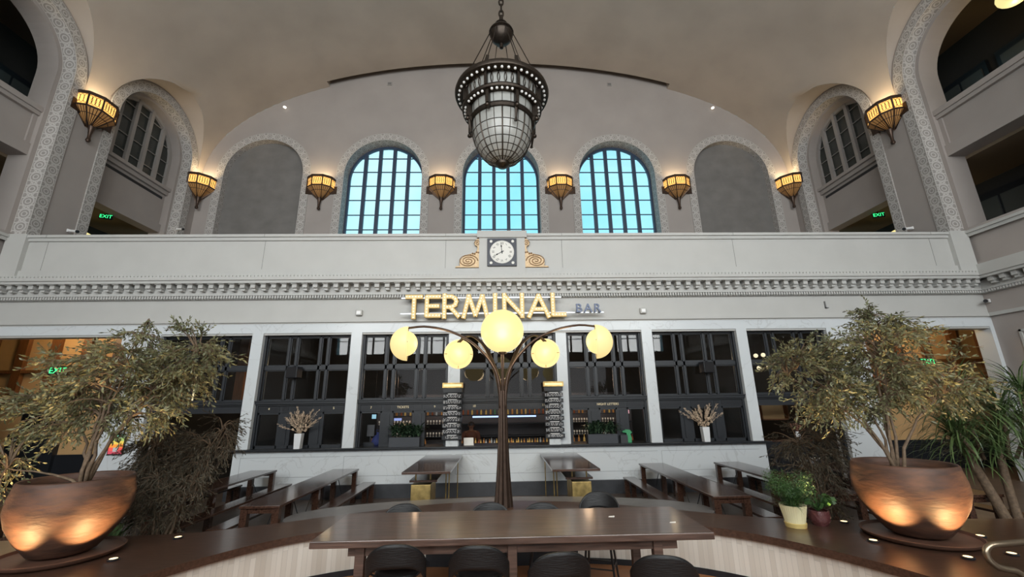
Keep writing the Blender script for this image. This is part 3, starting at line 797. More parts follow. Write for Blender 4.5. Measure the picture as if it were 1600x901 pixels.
for nm_, L_, an in (('hour_hand', .25, 241), ('minute_hand', .27, -6)):
    M = Matrix.Rotation(math.radians(an), 4, 'Y')
    mb = MB().prism([(-.012, -.06), (.012, -.06), (.008, L_*.5), (.024, L_*.68), (.006, L_*.8), (.0, L_), (-.006, L_*.8), (-.024, L_*.68), (-.008, L_*.5)], -.072, -.066, M)
    mb.build(nm_, MI, ck)
disc(MB(), .028, -.078, -.062, 16).build('hand_boss', MI, ck)

# --- gilded scrolls either side of the clock
def scroll(sg, label):
    t = thing('scroll_ornament', label, 'ornament', (.06+sg*.64, YF-.02, 6.13), 0, 'gilded scroll brackets beside the clock')
    P = [(0, 0), (0, .86), (.06, .90), (.14, .87), (.19, .79), (.17, .70), (.10, .66), (.09, .60), (.12, .50), (.20, .44), (.33, .42), (.48, .36), (.60, .24), (.62, .12), (.60, .05), (.72, .04), (.74, 0)]
    P = [(sg*x, z) for x, z in P]
    MB().prism(P, -.08, 0).build('scroll_body', M_GOLD, t, bevel=.012)
    mb = MB(); pts = []
    for k in range(70):
        a = k*.27; r = .25*(1-k/75); pts.append((sg*(.36-r*1.15*math.cos(a)), -.09, .20+r*.78*math.sin(a)))
    mb.tube(pts, .014, 5).build('scroll_relief', mat('gold_shadow_relief', (.30, .18, .09), .5, metal=.25), t, smooth=True); mb = MB(); pts = []
    for k in range(30):
        a = k*.35; r = .09*(1-k/32); pts.append((sg*(.09+r*math.cos(a)), -.09, .76+r*math.sin(a)))
    mb.tube(pts, .012, 5)
    for k in range(5): MB().sphere((sg*(.05+.06*k), -.08, .46-.02*k+.03*(k % 2)), .03, 8, 5).build('bead', MATS['gold_shadow_relief'], t, smooth=True)
    mb.build('scroll_relief', mat('gold_shadow_relief', (.30, .18, .09), .5, metal=.25), t, smooth=True)
scroll(-1, 'gilded scroll ornament left of the clock'); scroll(1, 'gilded scroll ornament right of the clock')

# --- TERMINAL BAR sign
def letter_strokes(ch):
    H = .66
    return {'T': [[(0, .6), (.42, .6)], [(.21, .6), (.21, 0)]], 'E': [[(.06, .6), (.06, .06)], [(.06, .6), (.42, .6)], [(.06, .33), (.38, .33)], [(.06, .06), (.42, .06)]],
            'R': [[(.06, .66), (.06, 0)], [(.06, .6), (.26, .6), (.36, .54), (.39, .46), (.36, .36), (.26, .30), (.06, .30)], [(.22, .30), (.46, .03)]],
            'M': [[(0, .0), (.14, .62)], [(.14, .62), (.33, .06)], [(.33, .06), (.52, .62)], [(.52, .62), (.66, .0)]], 'I': [[(0.06, .66), (.06, 0)]],
            'N': [[(.06, 0), (.06, .66)], [(.06, .62), (.56, .05)], [(.56, .0), (.56, .66)]], 'A': [[(0, 0), (.28, .62)], [(.28, .62), (.56, 0)], [(.13, .22), (.44, .22)]], 'L': [[(.06, .66), (.06, .06)], [(.06, .06), (.40, .06)]]}[ch]
sign = thing('marquee_sign', 'bulb-lit gold TERMINAL marquee letters with small grey BAR on the stone frieze', 'sign', (0, YF-.30, 4.60))
MB().box(-2.79, 1.73, .02, .05, .55, .59).build('mounting_rail', mat('steel_rail', (.35, .36, .38), .35, metal=.8), sign)
MB().box(-2.79, 2.92, .02, .05, .10, .14).build('mounting_rail', MATS['steel_rail'], sign)
mb = MB()
for x in (-2.4, -1.2, .2, 1.4):
    for z in (.57, .12): mb.box(x-.015, x+.015, .05, .27, z-.015, z+.015)
mb.build('standoff', MATS['steel_rail'], sign)
M_RIM = mat('marquee_rim', (.30, .19, .05), .4, metal=.6); M_FACE = mat('marquee_face', (.75, .58, .30), .5, emit=(1, .72, .35), estr=.05)
M_SBULB = mat('marquee_bulb', (.9, .85, .7), .3, emit=(1, .88, .58), estr=.8)
def seg_box(mb, p, q, wd, y0, y1, ext):
    d = Vector((q[0]-p[0], q[1]-p[1])); L = d.length; d.normalize(); n = Vector((-d.y, d.x)); P, Q = Vector(p)-d*ext, Vector(q)+d*ext
    mb.prism([tuple(P+n*wd), tuple(Q+n*wd), tuple(Q-n*wd), tuple(P-n*wd)], y0, y1)
sb = None
LTR = [('T', -2.63), ('E', -2.12), ('R', -1.63), ('M', -1.03), ('I', -.21), ('N', .05), ('A', .80), ('L', 1.42)]
for ch, x0_ in LTR:
    rim, face = MB(), MB(); st = letter_strokes(ch); e = thing('letter', None, None); e.parent = sign; e.location = (x0_, 0, 0)
    j = 0
    for s_ in st:
        for p, q in zip(s_, s_[1:]):
            seg_box(rim, p, q, .062, -.012-.0004*j, .09, .035); seg_box(face, p, q, .046, -.018-.0006*j, -.010, .02); j += 1
    rim.build('letter_rim', M_RIM, e); face.build('letter_face', M_FACE, e)
    pts = []
    for s_ in st:
        L = sum(math.dist(p, q) for p, q in zip(s_, s_[1:])); n = max(2, round(L/.085))
        for k in range(n+1):
            dd = L*k/n; 
            for p, q in zip(s_, s_[1:]):
                l = math.dist(p, q)
                if dd <= l+1e-6: pts.append((p[0]+(q[0]-p[0])*dd/l, p[1]+(q[1]-p[1])*dd/l)); break
                dd -= l
    keep = []
    for p in pts:
        if all(math.dist(p, k) > .055 for k in keep): keep.append(p)
    for p in keep:
        if sb is None: sb = MB().sphere((0, 0, 0), .022, 8, 6).build('bulb', M_SBULB, e, smooth=True); c = sb
        else: c = sb.copy(); COL.objects.link(c); c.parent = e
        c.location = (p[0], -.03, p[1])
for s_, x in (('B', 2.10), ('A', 2.36), ('R', 2.62)):
    text('small_letter', s_, .34, mat('blue_grey_metal', (.07, .085, .13), .4, metal=.5), (x+.1, -.05, .215), parent=sign, ext=.03, bold=.004)

# small devices on the walls
def gadget(name, label, cat, x, y, z, s=.09):
    t = thing(name, label, cat, (x, y, z)); MB().box(-s, s, -.10, 0, -s*.9, s*.9).build('housing', M_STONE, t, bevel=.02); MB().box(-s*.6, s*.6, -.11, -.10, -s*.5, s*.5).build('grille', M_BULB, t)
gadget('wall_speaker', 'small white box on the frieze left of the TERMINAL letters', 'speaker', -4.01, YF, 4.81)
gadget('wall_speaker', 'small white box on the frieze right of the BAR letters', 'speaker', 4.12, YF, 4.80)
t = thing('wall_bracket', 'small L-shaped bracket on the frieze above the right olive tree', 'bracket', (9.55, YF, 4.94)); MB().box(-.01, .01, -.05, 0, -.1, .1).box(-.01, .08, -.05, 0, -.1, -.08).build('bracket_body', mat('grey_metal', (.2, .2, .2), .5), t)
def cctv(x, y, z, rz, label):
    t = thing('security_camera', label, 'camera', (x, y, z), rz)
    MB().box(-.05, .05, -.04, 0, -.05, .05).build('mount', M_BULB, t); MB().tube([(0, -.04, 0), (0, -.28, -.03)], .045, 10).build('camera_body', M_BULB, t); MB().tube([(0, -.28, -.03), (0, -.33, -.036)], .05, 10).build('lens_hood', M_BLACK, t)
cctv(14.42, 11.68, 4.99, math.radians(-60), 'white security camera on the right side wall beside the frieze')
cctv(XC-HW+.3, 17.2, 9.75, math.radians(80), 'white security camera by the left arch beam near the corner sconce')
cctv(XC+HW-.1, 13.15, 7.95, math.radians(-90), 'white security camera on the right pier above the parapet')
cctv(XC-HW+.1, 13.15, 7.95, math.radians(90), 'white security camera on the left pier above the parapet')
for x, z, lab in ((-10.79, 16.83, 'small spotlight high on the front wall, left side'), (11.09, 16.92, 'small spotlight high on the front wall, right side')):
    t = thing('wall_spotlight', lab, 'spotlight', (x, YU, z)); MB().box(-.05, .05, -.05, 0, -.05, .05).build('mount', M_STONE, t); MB().tube([(0, -.05, 0), (0, -.16, -.05)], .06, 10).build('lamp_head', mat('lit_lens', (1, 1, 1), .3, emit=(1, .9, .75), estr=1.5), t)
for x, z, lab in ((-5.67, 18.34, 'small square vent near the top of the front wall, left of chandelier'), (5.82, 18.39, 'small square vent near the top of the front wall, right of chandelier')):
    t = thing('wall_vent', lab, 'vent', (x, YU-.01, z)); MB().box(-.12, .12, -.02, 0, -.10, .10).build('vent_frame', M_WHITEF, t); MB().box(-.09, .09, -.025, -.02, -.07, .07).build('vent_grille', M_BLANK, t)

# exit signs
def exit_sign(x, y, z, rz, label, s=1):
    t = thing('exit_sign', label, 'sign', (x, y, z), rz); t.scale = (s, s, s)
    MB().box(-.28, .28, 0, .05, -.14, .14).build('casing', M_BLACK, t); text('lettering', 'EXIT', .26, M_GRN, (0, -.008, 0), parent=t, ext=.003)
    MB().box(-.01, .01, .02, .04, .14, .35).build('hanger', M_BLACK, t)
exit_sign(-15.55, 15.6, 9.60, .35, 'green EXIT sign hanging inside the left gallery arch', .75)
exit_sign(15.75, 15.6, 9.60, -.35, 'green EXIT sign hanging inside the right gallery arch', .75)
exit_sign(14.5, 14.0, 3.42, 0, 'green EXIT sign seen through the right olive tree')
exit_sign(-14.2, 14.0, 3.48, 0, 'green EXIT sign seen through the left olive tree')
# warm globes in the corridors
def globe(x, y, z, r, label):
    t = thing('ceiling_globe', label, 'lamp', (x, y, z)); MB().sphere((0, 0, 0), r, 20, 12, .8).build('globe_shade', M_GLOBE, t, smooth=True); MB().tube([(0, 0, r*.75), (0, 0, r*.75+.25)], .05, 8).build('stem', M_BRONZE, t)
    point('globe_light', (x, y, z-r-.1), 22, WARM, .1)
globe(XC+HW+1.9, 10.0, 14.55, .38, 'round warm ceiling lamp inside the upper right arch')
globe(-16.6, 15.9, 8.75, .42, 'warm lamp just above the parapet in left arch')
globe(16.75, 15.9, 8.75, .42, 'warm lamp just above the parapet in right arch')
t = thing('parapet_plant', 'low dark plant behind the parapet at far left', 'plant', (-13.0, 12.6, 7.1))
mb = MB()
for k in range(160):
    a = rnd.uniform(0, 2*PI); x, y = rnd.uniform(-.75, .75), rnd.uniform(-.15, .15); L = rnd.uniform(.12, .25); e = rnd.uniform(.2, 1.3)
    d = Vector((math.cos(a)*math.cos(e), math.sin(a)*math.cos(e), math.sin(e))); s_ = d.cross(Vector((0, 0, 1))).normalized()*.03; p = Vector((x, y, 0.0))
    mb.face([p, p+d*L*.5+s_, p+d*L, p+d*L*.5-s_])
mb.build('foliage', M_LEAFDK, t, recalc=False); MB().box(-.8, .8, -.2, .2, -.8, .02).build('planter_box', M_DULL, t)

# ================================================================== TREE LAMP
def tree_lamp():
    t = thing('globe_tree_lamp', 'dark bronze tree lamp with five glowing globes in the middle', 'lamp', (.03, 7.75, 0))
    # trunk: bundle of flat blades, splayed at the foot
    mb = MB()
    prof = [(.60, .165), (.9, .135), (1.3, .108), (1.7, .092), (2.1, .08), (2.5, .066)]
    for k in range(8):
        a = 2*PI*(k+.5)/8
        pts = [Vector((r*.72*math.cos(a), r*.72*math.sin(a), z)) for z, r in prof]
        mb.tube(pts, [r*.34 for z, r in prof], 6)
    mb.lathe([(.001, .60)]+[(r*.75, z) for z, r in prof]+[(.001, 2.5)], 16)
    mb.build('trunk', M_LAMPB, t, smooth='auto')
    MB().lathe([(.001, .56), (.30, .56), (.30, .60), (.001, .60)], 24).build('base_plate', M_LAMPB, t)
    MB().tube([(0, 0, 2.3), (0, 0, 3.25)], .028, 8).build('central_stem', M_LAMPB, t)
    g = MB().sphere((0, 0, 3.585), .40, 32, 20).build('globe', M_GLOBE, t, smooth=True)
    MB().lathe([(.001, 3.15), (.07, 3.16), (.08, 3.2), (.04, 3.24)], 16).build('globe_collar', M_LAMPB, t)
    for an, lab in ((180, 0), (0, 0), (123, 0), (57, 0)):
        a = math.radians(an); u = Vector((math.cos(a), math.sin(a), 0)); side = Vector((-u.y, u.x, 0))
        ends = abs(math.cos(a)) > .9; H = 1.10 if ends else 1.07; RR = 1.74 if ends else 1.74
        ctl = [(.045, 2.2), (.05, 2.42), (.08, 2.68), (.15, 2.90), (.33, 3.16), (.59, 3.40), (.85, 3.54), (1.10, 3.63), (1.45, 3.685), (1.72, 3.66)] if ends else [(.045, 2.2), (.07, 2.45), (.16, 2.72), (.36, 3.05), (.64, 3.38), (.95, 3.57), (1.22, 3.66), (1.5, 3.66), (1.74, 3.58)]
        ctl = smooth_line(ctl, 3); pts = [u*x+Vector((0, 0, z)) for x, z in ctl]
        mb = MB()   # flat, tapered strap
        for s_ in (-.02, .02): mb.tube([p+side*s_ for p in pts], [.030-.014*k/len(pts) for k in range(len(pts))], 6)
        mb.build('arm', M_LAMPB, t, smooth=True)
        # lamp head: a half-shell with a smaller glowing disc inside
        if ends: open_dir = Vector((-u.x*.985, .17, 0)).normalized(); cz = 3.37
        else: open_dir = Vector((-u.x*.34, -.93, -.12)).normalized(); cz = 3.33
        c = u*(RR-.0)+Vector((0, 0, cz-.0)); rot = open_dir.to_track_quat('Z', 'Y').to_matrix().to_4x4(); Rb = .315
        head = MB(); prof_ = [(max(.001, Rb*math.sin(q)), -Rb*math.cos(q)) for q in [PI/2*k/12 for k in range(13)]]
        prof_ += [(Rb*.955, .0)]+[(max(.001, Rb*.93*math.sin(q)), -Rb*.93*math.cos(q)) for q in [PI/2*(1-k/12) for k in range(13)]]
        tmp = MB().lathe(prof_, 36); tmp.v = [tuple(c+(rot @ Vector(v))) for v in tmp.v]
        hd = tmp.build('half_shell', M_GLOBE2, t, smooth=True)
        tmp = MB().sphere((0, 0, 0), Rb*(.73 if ends else .80), 28, 16, .9); tmp.v = [tuple(c+(rot @ (Vector(v)+Vector((0, 0, -.03 if ends else .03))))) for v in tmp.v]
        tmp.build('inner_globe', M_GLOBE, t, smooth=True)
        tmp = MB()
        for k in range(4):
            q = k*PI/2+PI/4*0; tmp.tube([(Rb*.7*math.cos(q), Rb*.7*math.sin(q), .0), (Rb*.97*math.cos(q), Rb*.97*math.sin(q), 0)], .006, 5)
        tmp.v = [tuple(c+(rot @ Vector(v))) for v in tmp.v]; tmp.build('retaining_pin', M_LAMPB, t)
        MB().tube([pts[-1], pts[-1]+u*.05+Vector((0, 0, 0)), c+Vector((0, 0, Rb*.95))], .022, 6).build('hook', M_LAMPB, t)
        point('globe_light', Vector(t.location)+c+open_dir*.55, P_GLOBE*.5, WARM, .2)
    point('globe_light', Vector(t.location)+Vector((0, -.55, 3.4)), P_GLOBE, WARM, .25)
tree_lamp()

# ================================================================== LOW CURVED WALL AND COUNTERS
NE = [(-4.05, 3.2), (-4.02, 4.3), (-3.74, 5.09), (-3.14, 5.98), (-2.52, 6.47), (-1.7, 6.78), (-.8, 6.94), (.05, 6.98), (.9, 6.93), (1.9, 6.73), (2.75, 6.36), (3.4, 5.80), (3.95, 4.95), (4.2, 4.2), (4.25, 3.2)]
FE = [(-8.0, 3.2), (-8.0, 6.3), (-6.6, 6.42), (-5.2, 6.5), (-4.2, 6.62), (-3.4, 6.95), (-2.44, 7.45), (-1.3, 7.95), (0, 8.15), (1.4, 7.9), (2.6, 7.35), (3.4, 6.9), (4.1, 6.62), (5.0, 6.46), (6.6, 6.40), (8.0, 6.3), (8.0, 3.2)]
NEs = smooth_line(NE); FEs = FE[:2]+smooth_line(FE[1:-1])[1:]+FE[-1:]
def flat_poly(mb, P, z0, z1):
    n = len(P); i = len(mb.v); mb.v += [(x, y, z0) for x, y in P]+[(x, y, z1) for x, y in P]
    for t in tessellate_polygon([[Vector((x, y, 0)) for x, y in P]]):
        mb.f.append((i+t[0], i+t[1], i+t[2])); mb.uv.append(None); mb.f.append((i+n+t[2], i+n+t[1], i+n+t[0])); mb.uv.append(None)
    for k in range(n): mb.f.append((i+k, i+(k+1) % n, i+n+(k+1) % n, i+n+k)); mb.uv.append(None)
lw = thing('curved_low_wall', 'curved low wall with walnut cap and pale vertical mosaic strip face', 'counter', (0, 0, 0))  # wood-capped low wall, meeting the oval counter behind it
mb = MB(); flat_poly(mb, NEs+FEs[::-1], .535, .62); mb.build('wood_cap', M_WOOD, lw)
mb = MB(); s = 0
def off(P, d):
    o = []
    for i, p in enumerate(P):
        a, b = Vector(P[max(i-1, 0)]), Vector(P[min(i+1, len(P)-1)]); t = (b-a).normalized(); n = Vector((-t.y, t.x)); o.append(tuple(Vector(p)+n*d))
    return o
NI = off(NEs, .06)
for p, q in zip(NI, NI[1:]):
    L = math.dist(p, q); mb.face([(p[0], p[1], .08), (q[0], q[1], .08), (q[0], q[1], .535), (p[0], p[1], .535)], [(s, .08), (s+L, .08), (s+L, .535), (s, .535)]); s += L
mb.build('mosaic_face', M_TILE, lw, recalc=False)
NJ = off(NEs, .045); mb = MB()
for p, q in zip(NJ, NJ[1:]): mb.face([(p[0], p[1], 0), (q[0], q[1], 0), (q[0], q[1], .09), (p[0], p[1], .09)])
mb.build('plinth', M_BLACK, lw)
mb = MB(); FB = off(FEs, -.06); 
for p, q in zip(FB, FB[1:]): mb.face([(p[0], p[1], 0), (q[0], q[1], 0), (q[0], q[1], .535), (p[0], p[1], .535)])
mb.build('rear_face', M_BLACK, lw)
ov = thing('oval_counter', 'large grey oval counter top around the lamp trunk', 'counter', (0, 0, 0))
P = [(3.55*math.cos(2*PI*k/72)*1.0, 7.72+1.2*math.sin(2*PI*k/72)) for k in range(72)]
mb = MB(); flat_poly(mb, P, .47, .53); mb.build('counter_top', M_OVAL, ov, bevel=.01)
mb = MB(); P = [(3.1*math.cos(2*PI*k/48), 7.75+.85*math.sin(2*PI*k/48)) for k in range(48)]; flat_poly(mb, P, 0, .47); mb.build('counter_base', M_BLACK, ov)
MB().box(-4.2, 4.4, 1.0, 6.95, .0, .012).build('floor_inlay', mat('terracotta_floor', (.30, .13, .055), .45, var=.2, vscale=3), kind='structure')

# ================================================================== TABLES
t = thing('communal_table', 'long walnut communal high table in the foreground', 'table', (.12, 5.04, 0))
MB().box(-1.95, 1.95, -.53, .53, .985, 1.05).build('tabletop', M_WOODT, t, bevel=.008)
MB().box(-1.62, 1.62, -.40, -.36, .88, .985).box(-1.62, 1.62, .36, .40, .88, .985).build('apron', M_WOODT, t)
for x in (-1.5, -.02, 1.42):
    for y in (-.38, .38): MB().box(x-.045, x+.045, y-.045, y+.045, .012, .985).build('leg', M_WOODT, t, bevel=.004)
    MB().box(x-.03, x+.03, -.34, .34, .18, .24).build('stretcher', M_WOODT, t)
for loc, lab in (((1.22, 5.15, 1.051), 'small white paper scrap on the communal table, the larger one'), ((1.80, 4.87, 1.051), 'tiny white paper crumb near the right end of the communal table')):
    o = MB().face([(-.035, -.01, 0), (.03, -.015, .0), (.04, .01, .008), (-.02, .015, .004)]).build('paper_scrap', M_PAPER, recalc=False); o.location = loc; tag(o, lab, 'paper')

def make_stool():
    t = thing('bar_stool', '', 'stool', (0, 0, 0), 0, 'black bentwood bar stools around the communal table')
    # local: sitter faces +y, the back is at -y
    mb = MB(); n = 20; th = .014
    def bp(f, g):     # f 0..1 across, g 0..1 up
        a = math.radians(-66+132*f); R = .30
        ff = abs(2*f-1)
        ztop = 1.08-.17*ff**2.4; zbot = .88-.16*ff**3
        z = zbot+(ztop-zbot)*g
        return Vector((R*math.sin(a)*1.0, -.06-R*.80*math.cos(a)-.03*g, z))
    rows = 7
    for i in range(n):
        for j in range(rows):
            P_ = [bp(i/n, j/rows), bp((i+1)/n, j/rows), bp((i+1)/n, (j+1)/rows), bp(i/n, (j+1)/rows)]; mb.face(P_)
    o = mb.build('backrest', M_CHAIR, t, smooth=True)
    bm = bmesh.new(); bm.from_mesh(o.data); bmesh.ops.remove_doubles(bm, verts=bm.verts, dist=.0005); bmesh.ops.recalc_face_normals(bm, faces=bm.faces); bm.to_mesh(o.data); bm.free()
    o.data.polygons.foreach_set('use_smooth', [True]*len(o.data.polygons))
    so = o.modifiers.new('thick', 'SOLIDIFY'); so.thickness = .016
    mb = MB(); mb.lathe([(.001, .735), (.17, .735), (.205, .75), (.215, .765), (.20, .785), (.12, .772), (.001, .768)], 28); mb.build('seat', M_CHAIR, t, smooth=True)
    for sx in (-1, 1):
        MB().tube([(sx*.13, -.10, .75), (sx*.20, -.20, .01)], [.016, .012], 8).build('leg', M_BLACK, t)
        MB().tube([(sx*.13, .10, .75), (sx*.20, .18, .01)], [.016, .012], 8).build('leg', M_BLACK, t)
        MB().tube([(sx*.16, -.10, .745), (sx*.225, -.14, .80), (sx*.235, -.13, .88)], .010, 8).build('back_support', M_BLACK, t)
    MB().tube([(-.178, -.165, .28), (.178, -.165, .28), (.178, .15, .28), (-.178, .15, .28), (-.178, -.165, .28)], .009, 6).build('foot_ring', M_BLACK, t)
    return t
st0 = make_stool()
ST = [((-.98, 4.54), 4, 'black stool with its back to the camera, leftmost of the near row'), ((-.20, 4.46), -3, 'black stool with its back to the camera, second from the left'),
      ((.47, 4.24), 5, 'black stool with its back to the camera, just right of the middle'), ((1.38, 4.10), -14, 'black stool with its back to the camera, rightmost and furthest pulled out'),
      ((-1.21, 5.50), 180, 'black stool on the far side of the communal table, leftmost'), ((-.13, 5.47), 184, 'black stool on far side of communal table, directly before the lamp trunk'),
      ((.48, 5.40), 177, 'black stool on the far side of the communal table, right of the lamp trunk'), ((1.25, 6.02), 160, 'black stool on the far side pushed back, tallest above the tabletop')]
for i, ((x, y), a, lab) in enumerate(ST):
    if i == 0: st0.location = (x, y, .012); st0.rotation_euler = (0, 0, math.radians(a)); st0['label'] = lab
    else: dup(st0, (x, y, .012), math.radians(a), lab)

def make_picnic(L, name, cat, w, h, grp):
    t = thing(name, '', cat, (0, 0, 0), 0, grp)
    MB().box(-w/2, w/2, -L/2, L/2, h-.04, h).build('tabletop' if cat == 'table' else 'seat', M_WOODP, t, bevel=.004)
    for y in (-L/2+.07, -.35, L/2-.07) if cat == 'table' else (-L/2+.07, L/2-.07):
        for sx in (-1, 1):
            x = sx*(w/2-.07); MB().box(x-.055, x+.055, y-.045, y+.045, 0, h-.04).build('leg', M_WOODP, t)
        MB().box(-w/2+.05, w/2-.05, y-.025, y+.025, h-.12, h-.04).build('cross_rail', M_WOODP, t)
    for y0_, y1_ in (((-L/2+.1), -.38), (-.3, L/2-.1)) if cat == 'table' else ((-L/2+.1, L/2-.1),):
        if cat == 'table':
            [MB().tube([(0, a_, .12), (0, b_, h-.06)], .008, 5).build('brace', M_BLACK, t) for a_, b_ in ((y0_, y0_+.45), (y1_, y1_-.45))]
    return t
tb = make_picnic(3.88, 'picnic_table', 'table', .64, .76, 'long walnut picnic tables')
be = make_picnic(3.88, 'picnic_bench', 'bench', .30, .45, 'walnut benches at the picnic tables')
TT = [(-3.87, 9.40, 'inner long walnut picnic table on the left side'), (3.80, 9.40, 'inner long walnut picnic table on the right side'), (-5.90, 9.44, 'second walnut picnic table from the lamp, left side'),
      (5.72, 9.38, 'second walnut picnic table from the lamp, right side'), (-7.95, 9.2, 'outermost walnut picnic table on the left, behind shrubs'), (7.75, 9.1, 'outermost walnut picnic table on the right, behind shrubs')]
for i, (x, y, lab) in enumerate(TT):
    if i == 0: tb.location = (x, y, 0); tb['label'] = lab
    else: dup(tb, (x, y, 0), 0, lab)
    for k, sx in enumerate((-1, 1)):
        bl = 'walnut bench on the %s side of the %s' % (('left', 'right')[k], lab.replace('long walnut ', '').replace('walnut ', ''))
        inner = (i == 0 and k == 1) or (i == 1 and k == 0)
        if inner: dup(be, (x+sx*.6, y+.46, 0), 0, bl, scale=(1, .76, 1)); continue
        if i == 0 and k == 0: be.location = (x+sx*.6, y-.05, 0); be['label'] = bl
        else: dup(be, (x+sx*.6, y-.05, 0), 0, bl)

def high_table(sg, label):
    t = thing('high_table', label, 'table', (.0+sg*1.49, 10.36, 0), 0, 'two high walnut tables against the bar wall')
    MB().box(-.48, .48, -1.40, 1.32, .955, 1.0).build('tabletop', M_WOODP, t, bevel=.004)
    k = -sg
    MB().box(sg*.16-.20, sg*.16+.20, -1.02, -.3, 0, .70).build('brass_plinth', M_BRASS, t, bevel=.006)
    MB().box(sg*.10-.28, sg*.10+.28, -1.1, 1.0, .76, .80).build('lower_shelf', M_WOODP, t)
    for x, y in ((-.12, -.95), (.18, -.95), (-.12, .6), (.18, .6)): MB().tube([(sg*.1+x*sg, y, .80), (sg*.1+x*sg, y, .955)], .016, 8).build('brass_post', M_BRASS, t)
    x = -sg*.40
    MB().tube([(x, -.9, .955), (x, -.9, .03), (x, -.8, .02), (x, .8, .02), (x, .9, .03), (x, .9, .955)], .012, 8).build('brass_leg', M_BRASS, t)
    x = -sg*.30
    MB().tube([(x, -.6, .955), (x, -.6, .02), (x-sg*.15, -.6, .02)], .012, 8).build('brass_leg', M_BRASS, t)
high_table(-1, 'high walnut table on brass plinth, left of the lamp trunk'); high_table(1, 'high walnut table on brass plinth, right of the lamp trunk')

# ================================================================== POTS, TREES, PLANTS
def clay_pot(x, y, label, K=.85):
    t = thing('clay_pot', label, 'pot', (x, y, .62), 0, 'big round clay pots')
    prof = [(.001, .045), (.30, .045), (.36, .07), (.50, .22), (.62, .40), (.67, .55), (.665, .68), (.635, .80), (.625, .855), (.61, .87), (.59, .855), (.60, .78), (.60, .74)]
    prof = [(r*K, z) for r, z in prof]
    MB().lathe(prof, 56).build('bowl', M_POT, t, smooth=True)
    MB().lathe([(.60*K, .76), (.3, .79), (.001, .80)], 40).build('soil', M_SOIL, t, smooth=True)
    s_ = thing('pot_saucer', label.replace('clay pot', 'clay saucer under the pot'), 'saucer', (x, y, .62), 0, 'round clay saucers under the pots')
    MB().lathe([(.001, .002), (.52, .002), (.57, .03), (.585, .06), (.57, .065), (.55, .035), (.001, .03)], 48).build('saucer_dish', mat('dark_clay', (.09, .045, .03), .5, var=.2), s_, smooth='auto')
    return t
clay_pot(-5.20, 5.72, 'huge round clay pot holding the left olive tree'); clay_pot(5.15, 5.66, 'huge round clay pot holding the right olive tree')

def leaf(mb, p, d, L, wd):
    d = d.normalized(); s_ = d.cross(Vector((rnd.uniform(-1, 1), rnd.uniform(-1, 1), rnd.uniform(-1, 1)))).normalized()*wd
    mb.face([p, p+d*L*.5+s_, p+d*L, p+d*L*.5-s_])
def bez(a, b, c, t): return a*(1-t)**2+b*2*t*(1-t)+c*t*t
def make_tree(name, label, base, blobs, nstem, ntarget, ltw, M_L, LL=.085, LW=.011, trunk_r=.045, droop=.12, group=None, seed=1, spread=.45, cat='tree', hstem=.55, twig=.30):
    global rnd
    rnd = random.Random(seed)
    B = Vector(base); t = thing(name, label, cat, base, 0, group); wood, fol = MB(), MB()
    tw = sum(b[2] for b in blobs); stems = []
    tops = []
    for k in range(nstem):
        b = blobs[k % len(blobs)]
        c = Vector(b[0])-B; r = Vector(b[1]); e = c+Vector((rnd.uniform(-1, 1)*r.x, rnd.uniform(-1, 1)*r.y, rnd.uniform(-.3, .5)*r.z))*spread
        m_ = Vector((e.x*.18+rnd.uniform(-.08, .08), e.y*.2, e.z*hstem))
        st = Vector((rnd.uniform(-.05, .05), rnd.uniform(-.05, .05), 0))
        pts = [bez(st, m_, e, q/9)+Vector((rnd.uniform(-.02, .02), rnd.uniform(-.02, .02), 0))*(q > 0) for q in range(10)]
        stems.append(pts); wood.tube(pts, [trunk_r*(1-.8*q/9) for q in range(10)], 6, True)
    for k in range(ntarget):
        u = rnd.uniform(0, tw); 
        for b in blobs:
            u -= b[2]
            if u <= 0: break
        while True:
            v = Vector((rnd.uniform(-1, 1), rnd.uniform(-1, 1), rnd.uniform(-1, 1)))
            if v.length <= 1 and v.length > .25: break
        tg = Vector(b[0])-B+Vector((v.x*b[1][0], v.y*b[1][1], v.z*b[1][2]))
        best = min((p for s_ in stems for p in s_[4:]), key=lambda p: (p-tg).length+max(0, p.z-tg.z)*.8)
        mid = best.lerp(tg, .5)+Vector((0, 0, .10)); tg2 = tg+Vector((0, 0, -droop*rnd.random()))
        pts = [bez(best, mid, tg2, q/7) for q in range(8)]
        wood.tube(pts, [max(.003, .014*(1-q/8)) for q in range(8)], 4, False)
        for q in range(ltw):
            f = rnd.uniform(.45, 1); p = bez(best, mid, tg2, f); d = (pts[-1]-pts[-3]).normalized()+Vector((rnd.uniform(-1, 1), rnd.uniform(-1, 1), rnd.uniform(-.8, .8)))*.9
            d.normalize(); Lt = rnd.uniform(.5, 1)*twig; e = p+d*Lt+Vector((0, 0, -.06)); wood.tube([p, e], .0022, 3, False)
            n = max(5, int(Lt/.024))
            for j in range(n):
                g = (j+.6)/n; pp = p.lerp(e, g); dd = d*.8+Vector((rnd.uniform(-1, 1), rnd.uniform(-1, 1), rnd.uniform(-1, .6)))*.8
                leaf(fol, pp, dd, LL*rnd.uniform(.6, 1.15), LW)
    wood.build('branches', M_BARK, t, smooth=True)
    tag(fol.build('foliage', M_L, t, recalc=False), kind='stuff')
    return t
